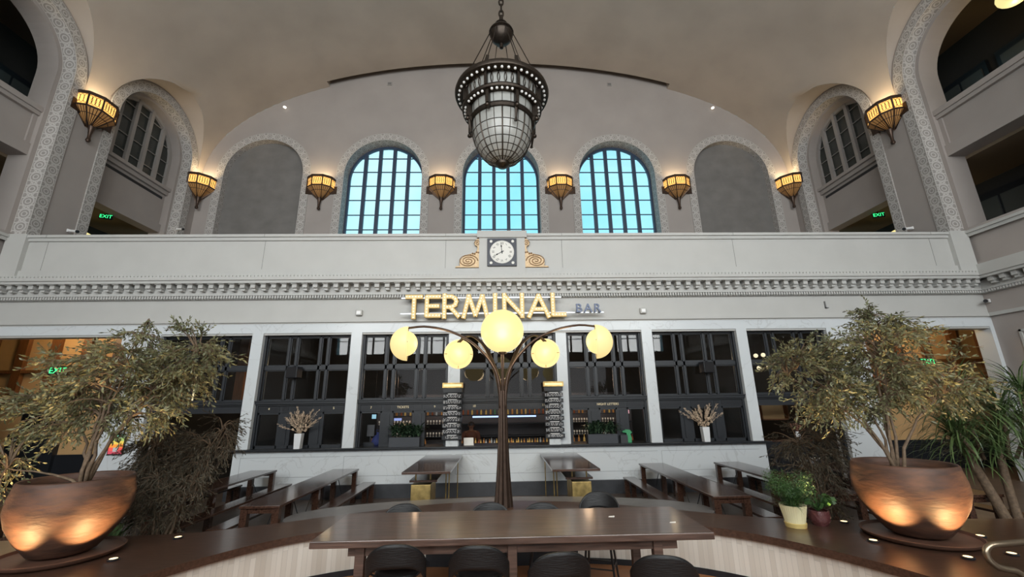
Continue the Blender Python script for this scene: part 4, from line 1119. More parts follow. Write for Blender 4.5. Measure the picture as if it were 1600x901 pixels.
make_tree('olive_tree', 'big olive tree rising from the left clay pot', (-5.15, 5.72, 1.40),
          [((-5.15, 5.9, 2.80), (.85, .75, .60), 5), ((-4.45, 6.0, 2.95), (.62, .55, .50), 3), ((-6.0, 5.9, 2.35), (.6, .5, .40), 2), ((-4.75, 5.9, 2.35), (.55, .5, .28), 1.6), ((-6.0, 5.5, 1.62), (.28, .25, .30), .45), ((-5.0, 6.0, 3.42), (.12, .2, .22), .12)],
          7, 290, 6, M_LEAF, trunk_r=.024, LL=.07, seed=3, group='olive trees in the clay pots')
make_tree('olive_tree', 'big olive tree rising from the right clay pot', (5.10, 5.66, 1.40),
          [((5.45, 5.9, 2.95), (.95, .75, .55), 5), ((4.45, 5.9, 2.65), (.68, .5, .55), 2.8), ((6.2, 5.9, 2.45), (.65, .45, .25), 1.3), ((5.2, 5.9, 2.35), (.7, .5, .25), 1.6), ((5.55, 6.0, 3.45), (.45, .3, .25), .7)],
          7, 290, 6, M_LEAF, trunk_r=.024, LL=.07, seed=5, group='olive trees in the clay pots')
make_tree('bare_shrub', 'dark twiggy shrub behind the left clay pot', (-5.05, 7.05, 0), [((-5.1, 7.1, 1.65), (.78, .42, .50), 4), ((-5.2, 7.1, 1.05), (.62, .4, .45), 2), ((-4.45, 7.1, 1.9), (.25, .3, .4), .7)],
          9, 230, 6, M_LEAFD, LL=.07, LW=.007, trunk_r=.03, seed=8, cat='shrub', hstem=.4, group='dark shrubs behind the low wall')
make_tree('bare_shrub', 'dark twiggy shrub behind the right clay pot', (5.1, 7.15, 0), [((5.05, 7.15, 1.55), (.62, .4, .50), 4), ((5.0, 7.15, 1.0), (.5, .4, .45), 2)],
          8, 120, 5, M_LEAFD, LL=.07, LW=.007, trunk_r=.026, seed=9, cat='shrub', hstem=.4, group='dark shrubs behind the low wall')

def blade(mb, p, az, L, e0, wd, sag=1.0, n=7):
    """arching strap leaf"""
    u = Vector((math.cos(az), math.sin(az), 0)); s_ = Vector((-u.y, u.x, 0)); pos = Vector(p); pts = []; a = e0
    for k in range(n+1):
        pts.append(pos.copy()); pos += (u*math.cos(a)+Vector((0, 0, math.sin(a))))*L/n; a -= sag*(.25+.75*k/n)*2.2/n
    for k in range(n):
        w0 = wd*math.sin(PI*min(1, (k+.6)/(n+.6)))**.6; w1 = wd*math.sin(PI*min(.999, (k+1.6)/(n+.6)))**.6 if k < n-1 else .0005
        mb.face([pts[k]-s_*w0, pts[k]+s_*w0, pts[k+1]+s_*w1, pts[k+1]-s_*w1])
rnd = random.Random(21)
t = thing('dragon_tree', 'tall dragon tree with long strap leaves at far right', 'plant', (8.0, 7.05, 0))
tr = MB(); fol = MB()
for pts, r in (([(0, 0, 0), (-.10, 0, .5), (-.30, .05, 1.0), (-.38, .1, 1.45)], .085), ([(0.1, 0, 0), (.02, 0, .5), (.05, .05, 1.0), (.15, .05, 1.5)], .07)):
    V = [bez(Vector(pts[0]), Vector(pts[1])*.5+Vector(pts[2])*.5, Vector(pts[3]), k/8) for k in range(9)]; tr.tube(V, [r*(1-.35*k/8) for k in range(9)], 10)
for c in ((-.38, .1, 1.45), (.15, .05, 1.5), (-.65, -.1, 1.75), (.35, 0, 2.0), (-.1, .2, 2.1), (.75, .1, 1.7), (-.35, 0, 2.2), (.8, 0, 2.3)):
    for k in range(150): blade(fol, (c[0]+rnd.uniform(-.05, .05), c[1], c[2]+rnd.uniform(-.25, .12)), rnd.uniform(0, 2*PI), rnd.uniform(.6, 1.05), rnd.uniform(-.1, 1.35), rnd.uniform(.007, .012), rnd.uniform(.9, 1.5))
    tr.tube([(c[0]*.6, c[1], 1.3), c], .03, 6)
tr.build('trunk', M_BARK, t, smooth=True); tag(fol.build('foliage', mat('strap_leaf', (.035, .075, .022), .4, color2=(.12, .17, .06), vscale=3), t, recalc=False), kind='stuff')

def small_pot(x, y, label, prof, m, ribs=False):
    t = thing('plant_pot', label, 'pot', (x, y, .62)); MB().lathe(prof, 40 if not ribs else 96).build('pot_body', m, t, smooth='auto')
    if ribs:
        mb = MB()
        for k in range(36):
            a = 2*PI*k/36; mb.tube([(.118*math.cos(a), .118*math.sin(a), .07), (.158*math.cos(a), .158*math.sin(a), .265)], .006, 5)
        mb.build('ribs', m, t); MB().lathe([(.001, .002), (.125, .002), (.135, .055), (.12, .06)], 36).build('saucer', mat('mustard_glaze', (.55, .42, .16), .35), t)
    MB().lathe([(prof[-1][0]-.02, prof[-1][1]-.03), (.001, prof[-1][1]-.02)], 24).build('soil', M_SOIL, t)
    return t
small_pot(3.985, 6.22, 'ribbed cream yellow plant pot on the walnut cap', [(.001, .01), (.11, .01), (.118, .05), (.16, .27), (.163, .275), (.15, .275)], mat('cream_glaze', (.72, .66, .42), .35), True)
small_pot(4.37, 6.28, 'dimpled purple brown glazed pot beside the yellow one', [(.001, .0), (.09, .0), (.125, .06), (.135, .12), (.125, .185), (.115, .19), (.11, .185)], mat('aubergine_glaze', (.10, .035, .035), .2, bump=.8, bscale=18))
t = thing('asparagus_fern', 'feathery green fern spilling from the ribbed yellow pot', 'plant', (3.985, 6.22, .87)); fol = MB()
rnd = random.Random(4)
for k in range(170):
    az = rnd.uniform(0, 2*PI); blade(fol, (rnd.uniform(-.08, .08), rnd.uniform(-.08, .08), 0), az, rnd.uniform(.2, .48), rnd.uniform(.3, 1.45), .0035, rnd.uniform(.6, 1.2), 8)
    for q in range(26):
        L = rnd.uniform(.05, .42); e = rnd.uniform(.4, 1.3); p = Vector((math.cos(az)*L*.75, math.sin(az)*L*.7, .05+.30*math.sin(min(1.6, L*3.8))*e)); leaf(fol, p, Vector((rnd.uniform(-1, 1), rnd.uniform(-1, 1), rnd.uniform(-.5, 1))), .035, .003)
tag(fol.build('foliage', M_LEAFG, t, recalc=False), kind='stuff')
t = thing('potted_ivy', 'small leafy green plant in the purple brown pot', 'plant', (4.37, 6.28, .79)); fol = MB(); stm = MB()
for k in range(60):
    az = rnd.uniform(0, 2*PI); d = Vector((math.cos(az), math.sin(az), rnd.uniform(.5, 2.2))).normalized()*rnd.uniform(.10, .28); stm.tube([(0, 0, 0), d], .003, 4, False)
    leaf(fol, d, Vector((math.cos(az), math.sin(az), rnd.uniform(-.6, .5))), .08, .028)
fol.build('foliage', M_LEAFG, t, recalc=False); stm.build('stem', M_LEAFG, t)
for bx, by, nn, lab, sc_ in ((-7.2, 8.0, 34, 'broad-leaved green plant behind the left clay pot', 1.0), (-5.75, 7.0, 26, 'low dark green leafy plant between left pot and walnut cap', .62)):
    t = thing('leafy_plant', lab, 'plant', (bx, by, 0)); fol = MB(); stm = MB()
    for k in range(nn):
        az = rnd.uniform(0, 2*PI); r = rnd.uniform(.05, .45)*sc_; p = Vector((math.cos(az)*r, math.sin(az)*r, rnd.uniform(.35, 1.05)*sc_)); stm.tube([(0, 0, 0), p*.6, p], .006, 4, False); blade(fol, p, az, .34, .9, .05, 1.3, 6)
    fol.build('foliage', M_LEAFG, t, recalc=False); stm.build('stem', M_LEAFG, t)

# --- puck uplights on the cap
def make_puck():
    t = thing('puck_light', '', 'light', (0, 0, 0), 0, 'small round uplights on the walnut cap')
    MB().lathe([(.001, 0), (.055, 0), (.06, .012), (.052, .02), (.04, .02)], 20).build('puck_body', M_BLACK, t, smooth='auto')
    MB().lathe([(.04, .0195), (.001, .0205)], 16).build('lens', mat('warm_lens', (1, .8, .5), .3, emit=(1, .72, .36), estr=2.2), t); return t
pk = make_puck()
PK = [(-4.30, 6.34, 'black puck uplight right of the left clay pot, furthest back'), (-4.45, 5.55, 'black puck uplight at the right edge of the left saucer'), (-5.86, 5.33, 'black puck uplight at the left picture edge'), (-5.31, 4.95, 'black puck uplight in front of the left clay pot'),
      (4.755, 6.35, 'black puck uplight left of the right clay pot, furthest back'), (4.47, 5.55, 'black puck uplight at the left edge of the right saucer'), (5.88, 5.62, 'black puck uplight right of the right clay pot'), (4.98, 4.95, 'black puck uplight in front of the right clay pot'), (5.55, 5.02, 'black puck uplight beside the bent bronze tube')]
for i, (x, y, lab) in enumerate(PK):
    if i == 0: pk.location = (x, y, .621); pk['label'] = lab
    else: dup(pk, (x, y, .621), 0, lab)
P_PUCK = 68
for cx, cy, A in ((-5.20, 5.72, (-25, -98, -165)), (5.15, 5.66, (-158, -85, -20))):
    for k, a in enumerate(A):
        d = Vector((math.cos(math.radians(a)), math.sin(math.radians(a)), 0)); p = Vector((cx, cy, .66))+d*.74
        point('uplight', p, P_PUCK, (1, .62, .27), .02, spot=math.radians(82), aim=p+Vector((0, 0, 1))-d*.55, blend=.35)
    for a in (15, 165, -60, -120):
        d = Vector((math.cos(math.radians(a)), math.sin(math.radians(a)), 0)); p = Vector((cx, cy, .66))+d*.84
        point('uplight', p, P_PUCK*2.4, (1, .72, .36), .03, spot=math.radians(70), aim=p+Vector((0, 0, 1))+d*.12, blend=.6)

# --- bent tube rail at the bottom right
t = thing('bent_tube_rail', 'bent bronze tube rail at the bottom right corner', 'rail', (4.6, 4.3, 0))
path = [(.75, .10, .955), (.45, .05, .955), (.12, 0, .955), (-.02, 0, .945), (-.085, 0, .90), (-.08, 0, .83), (-.02, 0, .77), (.06, 0, .745), (.14, 0, .73), (.20, 0, .69), (.24, 0, .62)]
P = [Vector(p) for p in path]; sm = []
for i in range(len(P)-1):
    p0, p1, p2, p3 = P[max(i-1, 0)], P[i], P[i+1], P[min(i+2, len(P)-1)]
    for k in range(5):
        q = k/5; sm.append(.5*((2*p1)+(-p0+p2)*q+(2*p0-5*p1+4*p2-p3)*q*q+(-p0+3*p1-3*p2+p3)*q**3))
sm.append(P[-1]); MB().tube(sm, .027, 14).build('tube', M_CHROME, t, smooth=True); MB().tube([(.24, 0, .62), (.24, 0, .63)], .05, 16).build('foot_flange', M_CHROME, t)
MB().tube([(.75, .10, .955), (.78, .10, .62)], .027, 14).build('tube_post', M_CHROME, t, smooth=True)

# ================================================================== THINGS ON THE SILL
ZW = 1.21
def menu_stack(x, label, bottom):
    t = thing('menu_board_stack', label, 'menu board', (x, YF, 0), 0, 'stacked chalkboard menus on the marble piers')
    rows = 8; zb = 1.36; hh = (2.56-zb)/rows
    MB().box(-.16, .16, -.14, .02, zb, 2.6).build('spine', M_STEEL, t)
    for k in range(rows):
        z0_ = zb+k*hh; b = MB().box(-.255+.008*(k % 2), .255-.008*(k % 3), -.20, -.05, z0_+.02, z0_+hh-.03).build('menu_board', M_BLACK, t, bevel=.004)
        mb = MB(); r = random.Random(k*7+int(x*10))
        if k > 0:
            for ln in range(3):      # rows of fine chalk lettering, unreadable in the photo
                xx = -.235
                while xx < .2:
                    l = r.uniform(.012, .05); zz = z0_+hh-.052-ln*.027; mb.box(xx, min(.235, xx+l), -.203, -.2005, zz-.006, zz+.005); xx += l+r.uniform(.01, .05)
        else:
            text('lettering', bottom, .09, M_CHALK, (0, -.203, z0_+.075), parent=t, ext=.001, sx=.75)
        if k > 0: mb.build('chalk_lettering', M_CHALK, b)
        MB().box(-.12, .12, -.19, -.06, z0_+hh-.03, z0_+hh-.012).build('white_spacer', M_CHALK, t)
    MB().box(-.25, .25, -.19, -.02, 2.58, 2.69).build('dark_cap', M_STEEL, t)
    MB().box(-.27, .27, -.23, -.02, 2.70, 2.73).box(-.27, .27, -.23, -.02, 2.80, 2.83).box(-.27, -.24, -.23, -.02, 2.73, 2.80).box(.24, .27, -.23, -.02, 2.73, 2.80).build('picture_light', M_BRASS, t)
    MB().box(-.24, .24, -.21, -.05, 2.735, 2.795).build('light_diffuser', mat('warm_box', (.8, .6, .3), .4, emit=(1, .75, .38), estr=.75), t)
menu_stack(-1.30, 'stack of black chalkboard menus under gold light, left of lamp trunk', '1.21 Gallons')
menu_stack(1.42, 'stack of black chalkboard menus under gold light, right of lamp trunk', '18 VERTIDOH')
MB().box(-1.46, -1.14, YF-.12, YF+.02, 1.21, 1.38).box(1.27, 1.57, YF-.12, YF+.02, 1.21, 1.38).build('trim_31', M_MARBLE, kind='structure')

def vase(x, label, seed):
    r = random.Random(seed); t = thing('dried_bouquet', label.replace('VASE', 'dried pampas bouquet'), 'bouquet', (x, YF-.06, ZW+.40), 0, 'dried bouquets on the sill')
    v = thing('square_vase', label.replace('VASE', 'tall square white vase'), 'vase', (x, YF-.06, ZW), 0, 'white vases on the sill')
    MB().prism([(-.075, 0), (.075, 0), (.095, .38), (-.095, .38)], -.085, .085).build('vase_body', M_VASE, v, bevel=.006); MB().box(-.08, .08, -.07, .07, .378, .382).build('vase_mouth', M_BLACK, v)
    st = MB(); pl = MB()
    for k in range(13):
        a = math.radians(22+136*(k+.5)/13+r.uniform(-6, 6)); L = r.uniform(.36, .70); d = Vector((math.cos(a), r.uniform(-.35, .25), math.sin(a))).normalized(); e = d*L; st.tube([(0, 0, -.1), d*.1, e], .004, 4, False)
        n = 60 if k % 2 else 24
        for j in range(n):
            f = r.uniform(.45, 1.08); wd = .055*math.sin(PI*min(1, (f-.42)/.68))+.012; p = e*f+Vector((r.uniform(-1, 1), r.uniform(-1, 1), r.uniform(-1, 1)))*wd*.6
            dd = d+Vector((r.uniform(-1, 1), r.uniform(-1, 1), r.uniform(-1, 1)))*.5; dd.normalize(); s_ = dd.cross(Vector((0, 1, .1))).normalized()*.005; pl.face([p, p+dd*.03+s_, p+dd*.065, p+dd*.03-s_])
    for k in range(40):
        p = Vector((r.uniform(-.18, .18), r.uniform(-.1, .08), r.uniform(.02, .22))); pl.sphere(tuple(p), r.uniform(.012, .03), 6, 4)
    st.build('stem', M_PAMPAS, t); pl.build('plume', M_PAMPAS, t, recalc=False)
vase(-5.30, 'VASE on the black sill, left side', 2); vase(5.48, 'VASE on the black sill, right side', 5)
def planter(x, label, seed):
    r = random.Random(seed); t = thing('window_planter', label, 'planter', (x, YF+.03, ZW), 0, 'dark planters on the sill')
    MB().box(-.40, .40, -.13, .13, 0, .24).build('planter_box', mat('slate_box', (.04, .045, .055), .5), t, bevel=.006)
    fol = MB()
    for k in range(230): blade(fol, (r.uniform(-.34, .38), r.uniform(-.1, .1), .23+r.uniform(0, .16)), r.uniform(0, 2*PI), r.uniform(.22, .42), r.uniform(.5, 1.45), r.uniform(.02, .034), 1.5, 6)
    fol.build('foliage', M_LEAFDK, t, recalc=False)
planter(-2.55, 'dark box planter with drooping green leaves, left of the menus', 1); planter(2.70, 'dark box planter with drooping green leaves, right of the menus', 2)
for x, lab in ((-5.62, 'black loudspeaker mounted on the joinery, left bay'), (5.75, 'black loudspeaker mounted on the joinery, right bay')):
    t = thing('bar_speaker', lab, 'speaker', (x, YF+.12, 3.17), math.copysign(.25, -x)*-1); MB().box(-.17, .17, -.24, -.02, -.15, .15).build('speaker_cabinet', M_BLACK, t, bevel=.012); MB().box(-.15, .15, -.25, -.24, -.13, .13).build('speaker_grille', MI, t); MB().tube([(0, -.03, 0), (0, .06, 0)], .02, 6).build('bracket', M_BLACK, t)
t = thing('door_tablet', 'tablet with rainbow screen on the marble pier by left olive tree', 'tablet', (-9.93, YF-.04, 1.40))
MB().box(-.20, .20, -.03, 0, -.26, .26).build('tablet_frame', M_BLACK, t, bevel=.01)
for k, c in enumerate([(.55, .08, .12), (.8, .1, .08), (.9, .3, .05), (.75, .55, .1), (.35, .5, .15), (.12, .4, .25)]):
    MB().box(-.175, .175, -.034, -.030, -.235+k*.078, -.235+(k+1)*.078).build('screen_band', mat('band_%d' % k, c, .4, emit=c, estr=.5), t)
text('lettering', 'OPEN', .07, M_CHALK, (0, -.036, .17), parent=t, ext=.001); MB().box(-.06, .06, -.036, -.034, -.18, -.08).build('white_patch', M_CHALK, t)
o = thing('menu_card', 'small white card standing at the bar opening, left of trunk', 'card', (-.87, YF+.12, ZW)); MB().prism([(-.13, 0), (.13, .0), (.12, .19), (-.14, .19)], -.01, .0).build('card', M_PAPER, o)
t = thing('green_figurine', 'small green dinosaur-like figurine at right bar window', 'figurine', (3.42, YF+.05, ZW))
MB().prism([(-.02, 0), (.08, 0), (.09, .12), (.06, .22), (.11, .26), (.05, .33), (-.06, .34), (-.16, .30), (-.15, .26), (-.05, .25), (-.04, .12)], -.03, .03).build('figurine_body', mat('figure_green', (.05, .30, .13), .5), t, bevel=.012)
MB().box(-.22, -.03, -.05, .05, 0, .20).build('stand', M_DULL, t)

# ================================================================== INSIDE THE BAR
t = thing('bar_counter', 'dark bar counter behind the open ticket windows', 'counter', (.2, 13.5, 0)); MB().box(-3.9, 3.9, -.3, .3, 0, 1.02).build('counter_body', M_BLACK, t); MB().box(-4, 4, -.36, .36, 1.02, 1.07).build('counter_top', M_WOODP, t); MB().box(-1.5, 1.4, -.375, -.36, 1.0, 1.03).build('light_strip', mat('warm_strip', (1, .8, .5), .3, emit=(1, .7, .4), estr=2.2), t)
t = thing('overhead_rack', 'overhead bottle rack above the bar', 'rack', (.15, 14.0, 0)); MB().box(-3.8, 3.8, -.18, .18, 1.91, 1.935).build('rack_shelf', M_STEEL, t); MB().box(-1.05, .95, -.20, -.17, 1.85, 1.895).build('led_tube', M_SCREEN, t)
mb = MB()
for x in (-3.7, -1.9, 1.9, 3.7): mb.box(x-.015, x+.015, -.015, .015, 1.6, 5.5)
mb.build('hanger', M_STEEL, t)
t = thing('back_shelf', 'long shelf of glassware at the back of the bar', 'shelf', (.15, 15.3, 0)); MB().box(-4.4, 4.4, -.2, .2, 1.58, 1.61).build('shelf_board', M_STEEL, t); MB().box(-4.4, 4.4, -.2, .2, 1.18, 1.21).build('shelf_board', M_STEEL, t); MB().box(-4.5, 4.5, .2, .24, .9, 2.6).build('back_panel', mat('bar_back', (.06, .05, .05), .4), t)
def make_bottle(m, k):
    t = MB().lathe([(.001, 0), (.034, 0), (.036, .01), (.036, .15), (.03, .18), (.013, .21), (.012, .26), (.016, .262), (.016, .275), (.001, .276)], 10).build('bottle', m, smooth=True); return t
cols = [((.35, .15, .04), 'amber'), ((.30, .30, .28), 'clear'), ((.18, .05, .02), 'dark brown'), ((.45, .28, .08), 'golden'), ((.06, .15, .07), 'green')]
protos = [make_bottle(mat('bottle_'+n.replace(' ', '_'), c, .12, emit=c, estr=.3), n) for c, n in cols]  # bottles emit a little of their own colour to look lit
used = [False]*5; r = random.Random(6)
def put_bottle(x, y, z, where, grp, sc_=1):
    k = r.choice((0, 0, 0, 1, 2, 2, 3, 3, 3, 4)) if z > 1.5 else r.choice((0, 0, 1, 2, 3, 3, 3)); p = protos[k]
    if used[k]: o = p.copy(); COL.objects.link(o)
    else: o = p; used[k] = True
    o.location = (x, y, z); o.scale = (sc_, sc_, sc_*r.uniform(.75, 1.05)); tag(o, '%s glass bottle among those %s' % (cols[k][1], where), 'bottle', grp+', '+cols[k][1])
    o['category'] = 'bottle'
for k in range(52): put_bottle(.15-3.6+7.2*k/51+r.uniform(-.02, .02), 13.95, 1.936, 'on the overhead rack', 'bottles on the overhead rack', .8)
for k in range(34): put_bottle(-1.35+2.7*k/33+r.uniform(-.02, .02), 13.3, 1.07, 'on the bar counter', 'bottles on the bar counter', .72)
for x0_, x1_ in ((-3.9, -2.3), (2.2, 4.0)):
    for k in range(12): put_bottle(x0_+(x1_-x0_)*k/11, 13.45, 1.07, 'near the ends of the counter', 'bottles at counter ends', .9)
M_GL = mat('glassware', (.6, .57, .52), .15, emit=(.8, .7, .55), estr=.2)  # faint glow put into the glasses in place of bar light
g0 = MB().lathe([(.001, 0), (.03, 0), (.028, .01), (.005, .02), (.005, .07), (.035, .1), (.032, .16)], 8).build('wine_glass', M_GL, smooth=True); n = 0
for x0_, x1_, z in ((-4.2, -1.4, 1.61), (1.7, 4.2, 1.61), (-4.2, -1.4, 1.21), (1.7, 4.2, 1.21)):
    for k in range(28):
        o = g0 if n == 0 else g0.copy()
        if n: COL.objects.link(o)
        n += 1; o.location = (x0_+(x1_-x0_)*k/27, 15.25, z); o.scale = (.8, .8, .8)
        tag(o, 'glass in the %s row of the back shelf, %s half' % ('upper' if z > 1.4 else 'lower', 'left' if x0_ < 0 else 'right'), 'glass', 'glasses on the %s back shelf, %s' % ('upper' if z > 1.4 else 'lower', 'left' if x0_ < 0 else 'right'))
for x, y, z, pw in ((-2.7, 14.3, 3.0, 32), (2.7, 14.3, 3.0, 32), (0, 14.2, 3.0, 14)): point('bar_light', (x, y, z), pw, (1, .62, .35), .15)
for x, y, z, pw in ((-5.4, 14.5, 3.6, 8), (5.4, 14.5, 3.6, 8), (-8, 14.3, 3.0, 10), (8.2, 14.3, 3.2, 16)): point('bar_light', (x, y, z), pw, (1, .70, .35), .15)
t = thing('bar_register', 'grey till screen standing inside the left ticket window', 'till', (-3.62, 12.35, 0)); MB().box(-.1, .1, -.02, .02, 1.45, 1.75).build('till_screen', M_DULL, t); MB().box(-.15, .15, -.12, .12, .3, 1.3).build('till_stand', M_BLACK, t); MB().box(-.015, .015, -.01, .01, 1.3, 1.5).build('till_post', M_BLACK, t)
for i, (x, z, wv, hv, c, lab) in enumerate(((-3.75, 1.95, .06, .06, (.35, .65, .8), 'small pale blue sticker inside the leftmost ticket window'), (-3.1, 1.86, .16, .035, (.35, .45, .9), 'blue lit strip sign inside the leftmost ticket window'), (3.72, 1.98, .12, .05, (.9, .45, .5), 'small pink lit sign inside the rightmost ticket window'))):
    t = thing('lit_sign', lab, 'sign', (x, 13.0, z)); MB().box(-wv, wv, 0, .02, -hv, hv).build('sign_face', mat('lit_sign_%d' % i, c, .4, emit=c, estr=.8), t); MB().box(-.006, .006, .0, .012, hv, hv+1.5).build('hanger', M_BLACK, t)
t = thing('blue_sack', 'dark blue cloth bag on the shelf inside the leftmost ticket window', 'bag', (-3.42, 12.4, 1.19)); MB().lathe([(.001, 0), (.15, .0), (.19, .08), (.17, .18), (.10, .27), (.04, .31), (.06, .36), (.001, .36)], 18).build('bag_body', mat('navy_cloth', (.02, .03, .12), .8, bump=.8, bscale=8), t, smooth=True); MB().tube([(-.05, 0, .3), (-.06, 0, .42), (.06, 0, .42), (.05, 0, .3)], .008, 6).build('handle', MATS['navy_cloth'], t)
MB().box(-4.1, 4.2, 12.1, 12.7, 1.10, 1.19).build('trim_32', M_BLACK, kind='structure')
for i, (x, z, lab) in enumerate(((7.98, 3.60, 'upper left'), (8.22, 3.62, 'upper right'), (8.02, 3.22, 'lower left'), (8.33, 3.24, 'lower right'))):  # glowing balls on cords, added for globe reflections in the glazing
    t = thing('pendant_bulb', 'small round pendant bulb inside the right bay, %s of four' % lab, 'lamp', (x, 13.0, z)); MB().sphere((0, 0, 0), .065, 12, 8).build('bulb_glass', mat('reflection_glow', (1, .9, .7), .3, emit=(1, .82, .5), estr=1.6), t, smooth=True); MB().tube([(0, 0, .06), (0, 0, 1.6)], .004, 4).build('cord', M_BLACK, t)
for x, z, lab in ((-8.95, 3.6, 'slim lit tube lamp seen behind the left olive tree'),):
    t = thing('tube_lamp', lab, 'lamp', (-8.85, 12.6, 2.75)); MB().tube([(0, 0, -.5), (0, 0, .5)], .045, 10).build('lamp_tube', mat('tube_glow', (1, .9, .6), .3, emit=(1, .8, .45), estr=1.5), t); MB().tube([(0, 0, .5), (0, 0, 1.4)], .008, 5).build('cord', M_BLACK, t)
t = thing('wall_shelf_box', 'open wooden box shelf inside the right dark bay', 'shelf', (8.35, 13.2, 1.95)); MB().box(-.42, .42, -.1, .1, -.28, -.25).box(-.42, .42, -.1, .1, .25, .28).box(-.42, -.39, -.1, .1, -.28, .28).box(.39, .42, -.1, .1, -.28, .28).build('shelf_box', M_OAK, t); MB().box(-.4, .4, .08, .1, -.25, .25).build('shelf_back', M_AMB_WALL, t)
t = thing('side_counter', 'dark counter inside the right bay', 'counter', (8.3, 13.0, 0)); MB().box(-1.1, 1.1, -.25, .25, 1.08, 1.13).build('counter_top', M_WOODP, t); MB().box(-1.1, 1.1, -.2, .25, 0, 1.08).build('counter_body', M_BLACK, t)
for x, lab in ((7.7, 'dark stool before the counter in the right bay, left one'), (8.5, 'dark stool before the counter in the right bay, right one')):
    t = thing('round_stool', lab, 'stool', (x, 12.35, 0)); MB().lathe([(.001, .70), (.17, .70), (.18, .73), (.001, .74)], 18).build('seat', M_BLACK, t)
    for k in range(4): a = PI/4+k*PI/2; MB().tube([(.1*math.cos(a), .1*math.sin(a), .7), (.19*math.cos(a), .19*math.sin(a), 0)], .012, 6).build('leg', M_BLACK, t)
t = thing('flower_vase', 'small pale vase with dried flowers on the right bay counter', 'vase', (8.75, 12.85, 1.13)); MB().lathe([(.001, 0), (.06, 0), (.07, .12), (.045, .2), (.05, .22)], 16).build('vase_body', M_VASE, t, smooth=True)
mb = MB(); r = random.Random(3)
for k in range(22):
    d = Vector((r.uniform(-1, 1), r.uniform(-1, 1), r.uniform(.3, 1.5))).normalized()*r.uniform(.1, .28); MB().tube([(0, 0, .18), (d.x, d.y, .2+d.z)], .003, 4).sphere((d.x, d.y, .2+d.z), .032, 6, 4).build('dried_flower', mat('dusty_red', (.20, .09, .06), .8), t)
t = thing('serviette_box', 'white napkin box on the outermost right picnic table', 'box', (7.62, 10.75, .76)); MB().box(-.13, .13, -.09, .09, 0, .10).build('box_body', mat('grey_card', (.25, .26, .28), .6), t); MB().box(-.11, .11, -.07, .07, .10, .13).build('napkins', M_PAPER, t)

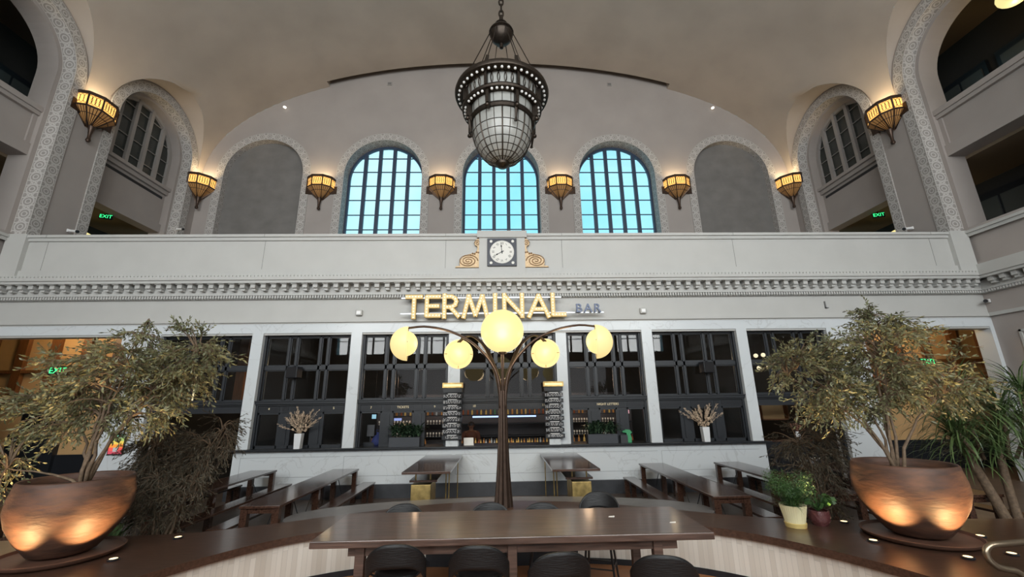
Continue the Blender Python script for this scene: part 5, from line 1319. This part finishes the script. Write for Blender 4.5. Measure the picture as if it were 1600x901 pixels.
# --- the bartender
def person(loc):
    t = thing('person', 'person in a brown shirt working behind the bar counter', 'person', loc, math.radians(8))
    V = {'pel': (0, 0, .95), 'waist': (0, .0, 1.1), 'chest': (0, -.02, 1.32), 'neck': (0, -.03, 1.47), 'hl': (.11, 0, .9), 'hr': (-.11, 0, .9), 'kl': (.12, -.02, .5), 'kr': (-.12, -.02, .5), 'al': (.12, .02, .08), 'ar': (-.12, .02, .08), 'fl': (.13, -.13, .04), 'fr': (-.13, -.13, .04),
         'sl': (.19, 0, 1.40), 'sr': (-.19, 0, 1.40), 'el': (.26, -.06, 1.14), 'er': (-.26, -.06, 1.14), 'wl': (.18, -.27, 1.08), 'wr': (-.18, -.27, 1.10), 'hd0': (0, -.04, 1.53), 'hd1': (0, -.06, 1.62), 'hd2': (0, -.05, 1.70)}
    Rd = {'pel': .15, 'waist': .135, 'chest': .16, 'neck': .058, 'hl': .10, 'hr': .10, 'kl': .065, 'kr': .065, 'al': .045, 'ar': .045, 'fl': .045, 'fr': .045, 'sl': .07, 'sr': .07, 'el': .048, 'er': .048, 'wl': .03, 'wr': .03, 'hd0': .065, 'hd1': .092, 'hd2': .075}
    Eg = [('pel', 'waist'), ('waist', 'chest'), ('chest', 'neck'), ('pel', 'hl'), ('pel', 'hr'), ('hl', 'kl'), ('hr', 'kr'), ('kl', 'al'), ('kr', 'ar'), ('al', 'fl'), ('ar', 'fr'), ('chest', 'sl'), ('chest', 'sr'), ('sl', 'el'), ('sr', 'er'), ('el', 'wl'), ('er', 'wr'), ('neck', 'hd0'), ('hd0', 'hd1'), ('hd1', 'hd2')]
    for s_, sg in (('l', 1), ('r', -1)):
        w_ = Vector(V['w'+s_])
        for i in range(4):
            V['f%d%s' % (i, s_)] = tuple(w_+Vector((sg*(-.03+.02*i), -.09, -.01))); Rd['f%d%s' % (i, s_)] = .009; V['g%d%s' % (i, s_)] = tuple(w_+Vector((sg*(-.035+.022*i), -.14-.008*(i in (1, 2)), -.035))); Rd['g%d%s' % (i, s_)] = .008
            Eg += [('w'+s_, 'f%d%s' % (i, s_)), ('f%d%s' % (i, s_), 'g%d%s' % (i, s_))]
        V['t'+s_] = tuple(w_+Vector((-sg*.05, -.06, 0))); Rd['t'+s_] = .009; Eg.append(('w'+s_, 't'+s_))
    keys = list(V); me = bpy.data.meshes.new('body'); me.from_pydata([V[k] for k in keys], [(keys.index(a), keys.index(b)) for a, b in Eg], [])
    o = bpy.data.objects.new('body', me); COL.objects.link(o); o.parent = t
    m = o.modifiers.new('skin', 'SKIN'); 
    if not me.skin_vertices: 
        bm = bmesh.new(); bm.from_mesh(me); bm.verts.layers.skin.verify(); bm.to_mesh(me); bm.free()
    for i, k in enumerate(keys): me.skin_vertices[0].data[i].radius = (Rd[k], Rd[k]*(.72 if k in ('waist', 'chest', 'pel') else 1))
    me.skin_vertices[0].data[0].use_root = True
    s_ = o.modifiers.new('sub', 'SUBSURF'); s_.levels = 2; s_.render_levels = 2; me.materials.append(mat('skin_brown', (.20, .10, .06), .6))
    for p in ((-.032, -.135), (.032, -.135)): MB().sphere((p[0], p[1], 1.635), .011, 8, 6).build('eye', MI, t)
    MB().sphere((0, -.16, 1.605), .014, 8, 6, 1.6).build('nose', MATS['skin_brown'], t, smooth=True); MB().box(-.025, .025, -.143, -.135, 1.562, 1.570).build('mouth', mat('lip', (.18, .05, .04), .6), t)
    for sx in (-1, 1): MB().sphere((sx*.093, -.05, 1.62), .02, 8, 6, 1.5).build('ear', MATS['skin_brown'], t, smooth=True)
    MB().lathe([(.097, -.02), (.099, .03), (.085, .07), (.05, .10), (.001, .11)], 20, (0, -.04, 1.64)).build('hair', MI, t, smooth=True)
    MB().lathe([(.17, .95), (.165, 1.1), (.19, 1.3), (.20, 1.38), (.13, 1.45), (.066, 1.475)], 24).build('shirt', mat('brown_shirt', (.10, .035, .02), .8), t, smooth=True)
    for sx in (-1, 1): MB().tube([(sx*.16, 0, 1.40), (sx*.21, -.01, 1.36), (sx*.255, -.05, 1.18)], [.085, .078, .062], 12).build('sleeve', MATS['brown_shirt'], t, smooth=True)
    return t
person((-.98, 14.35, -.03))
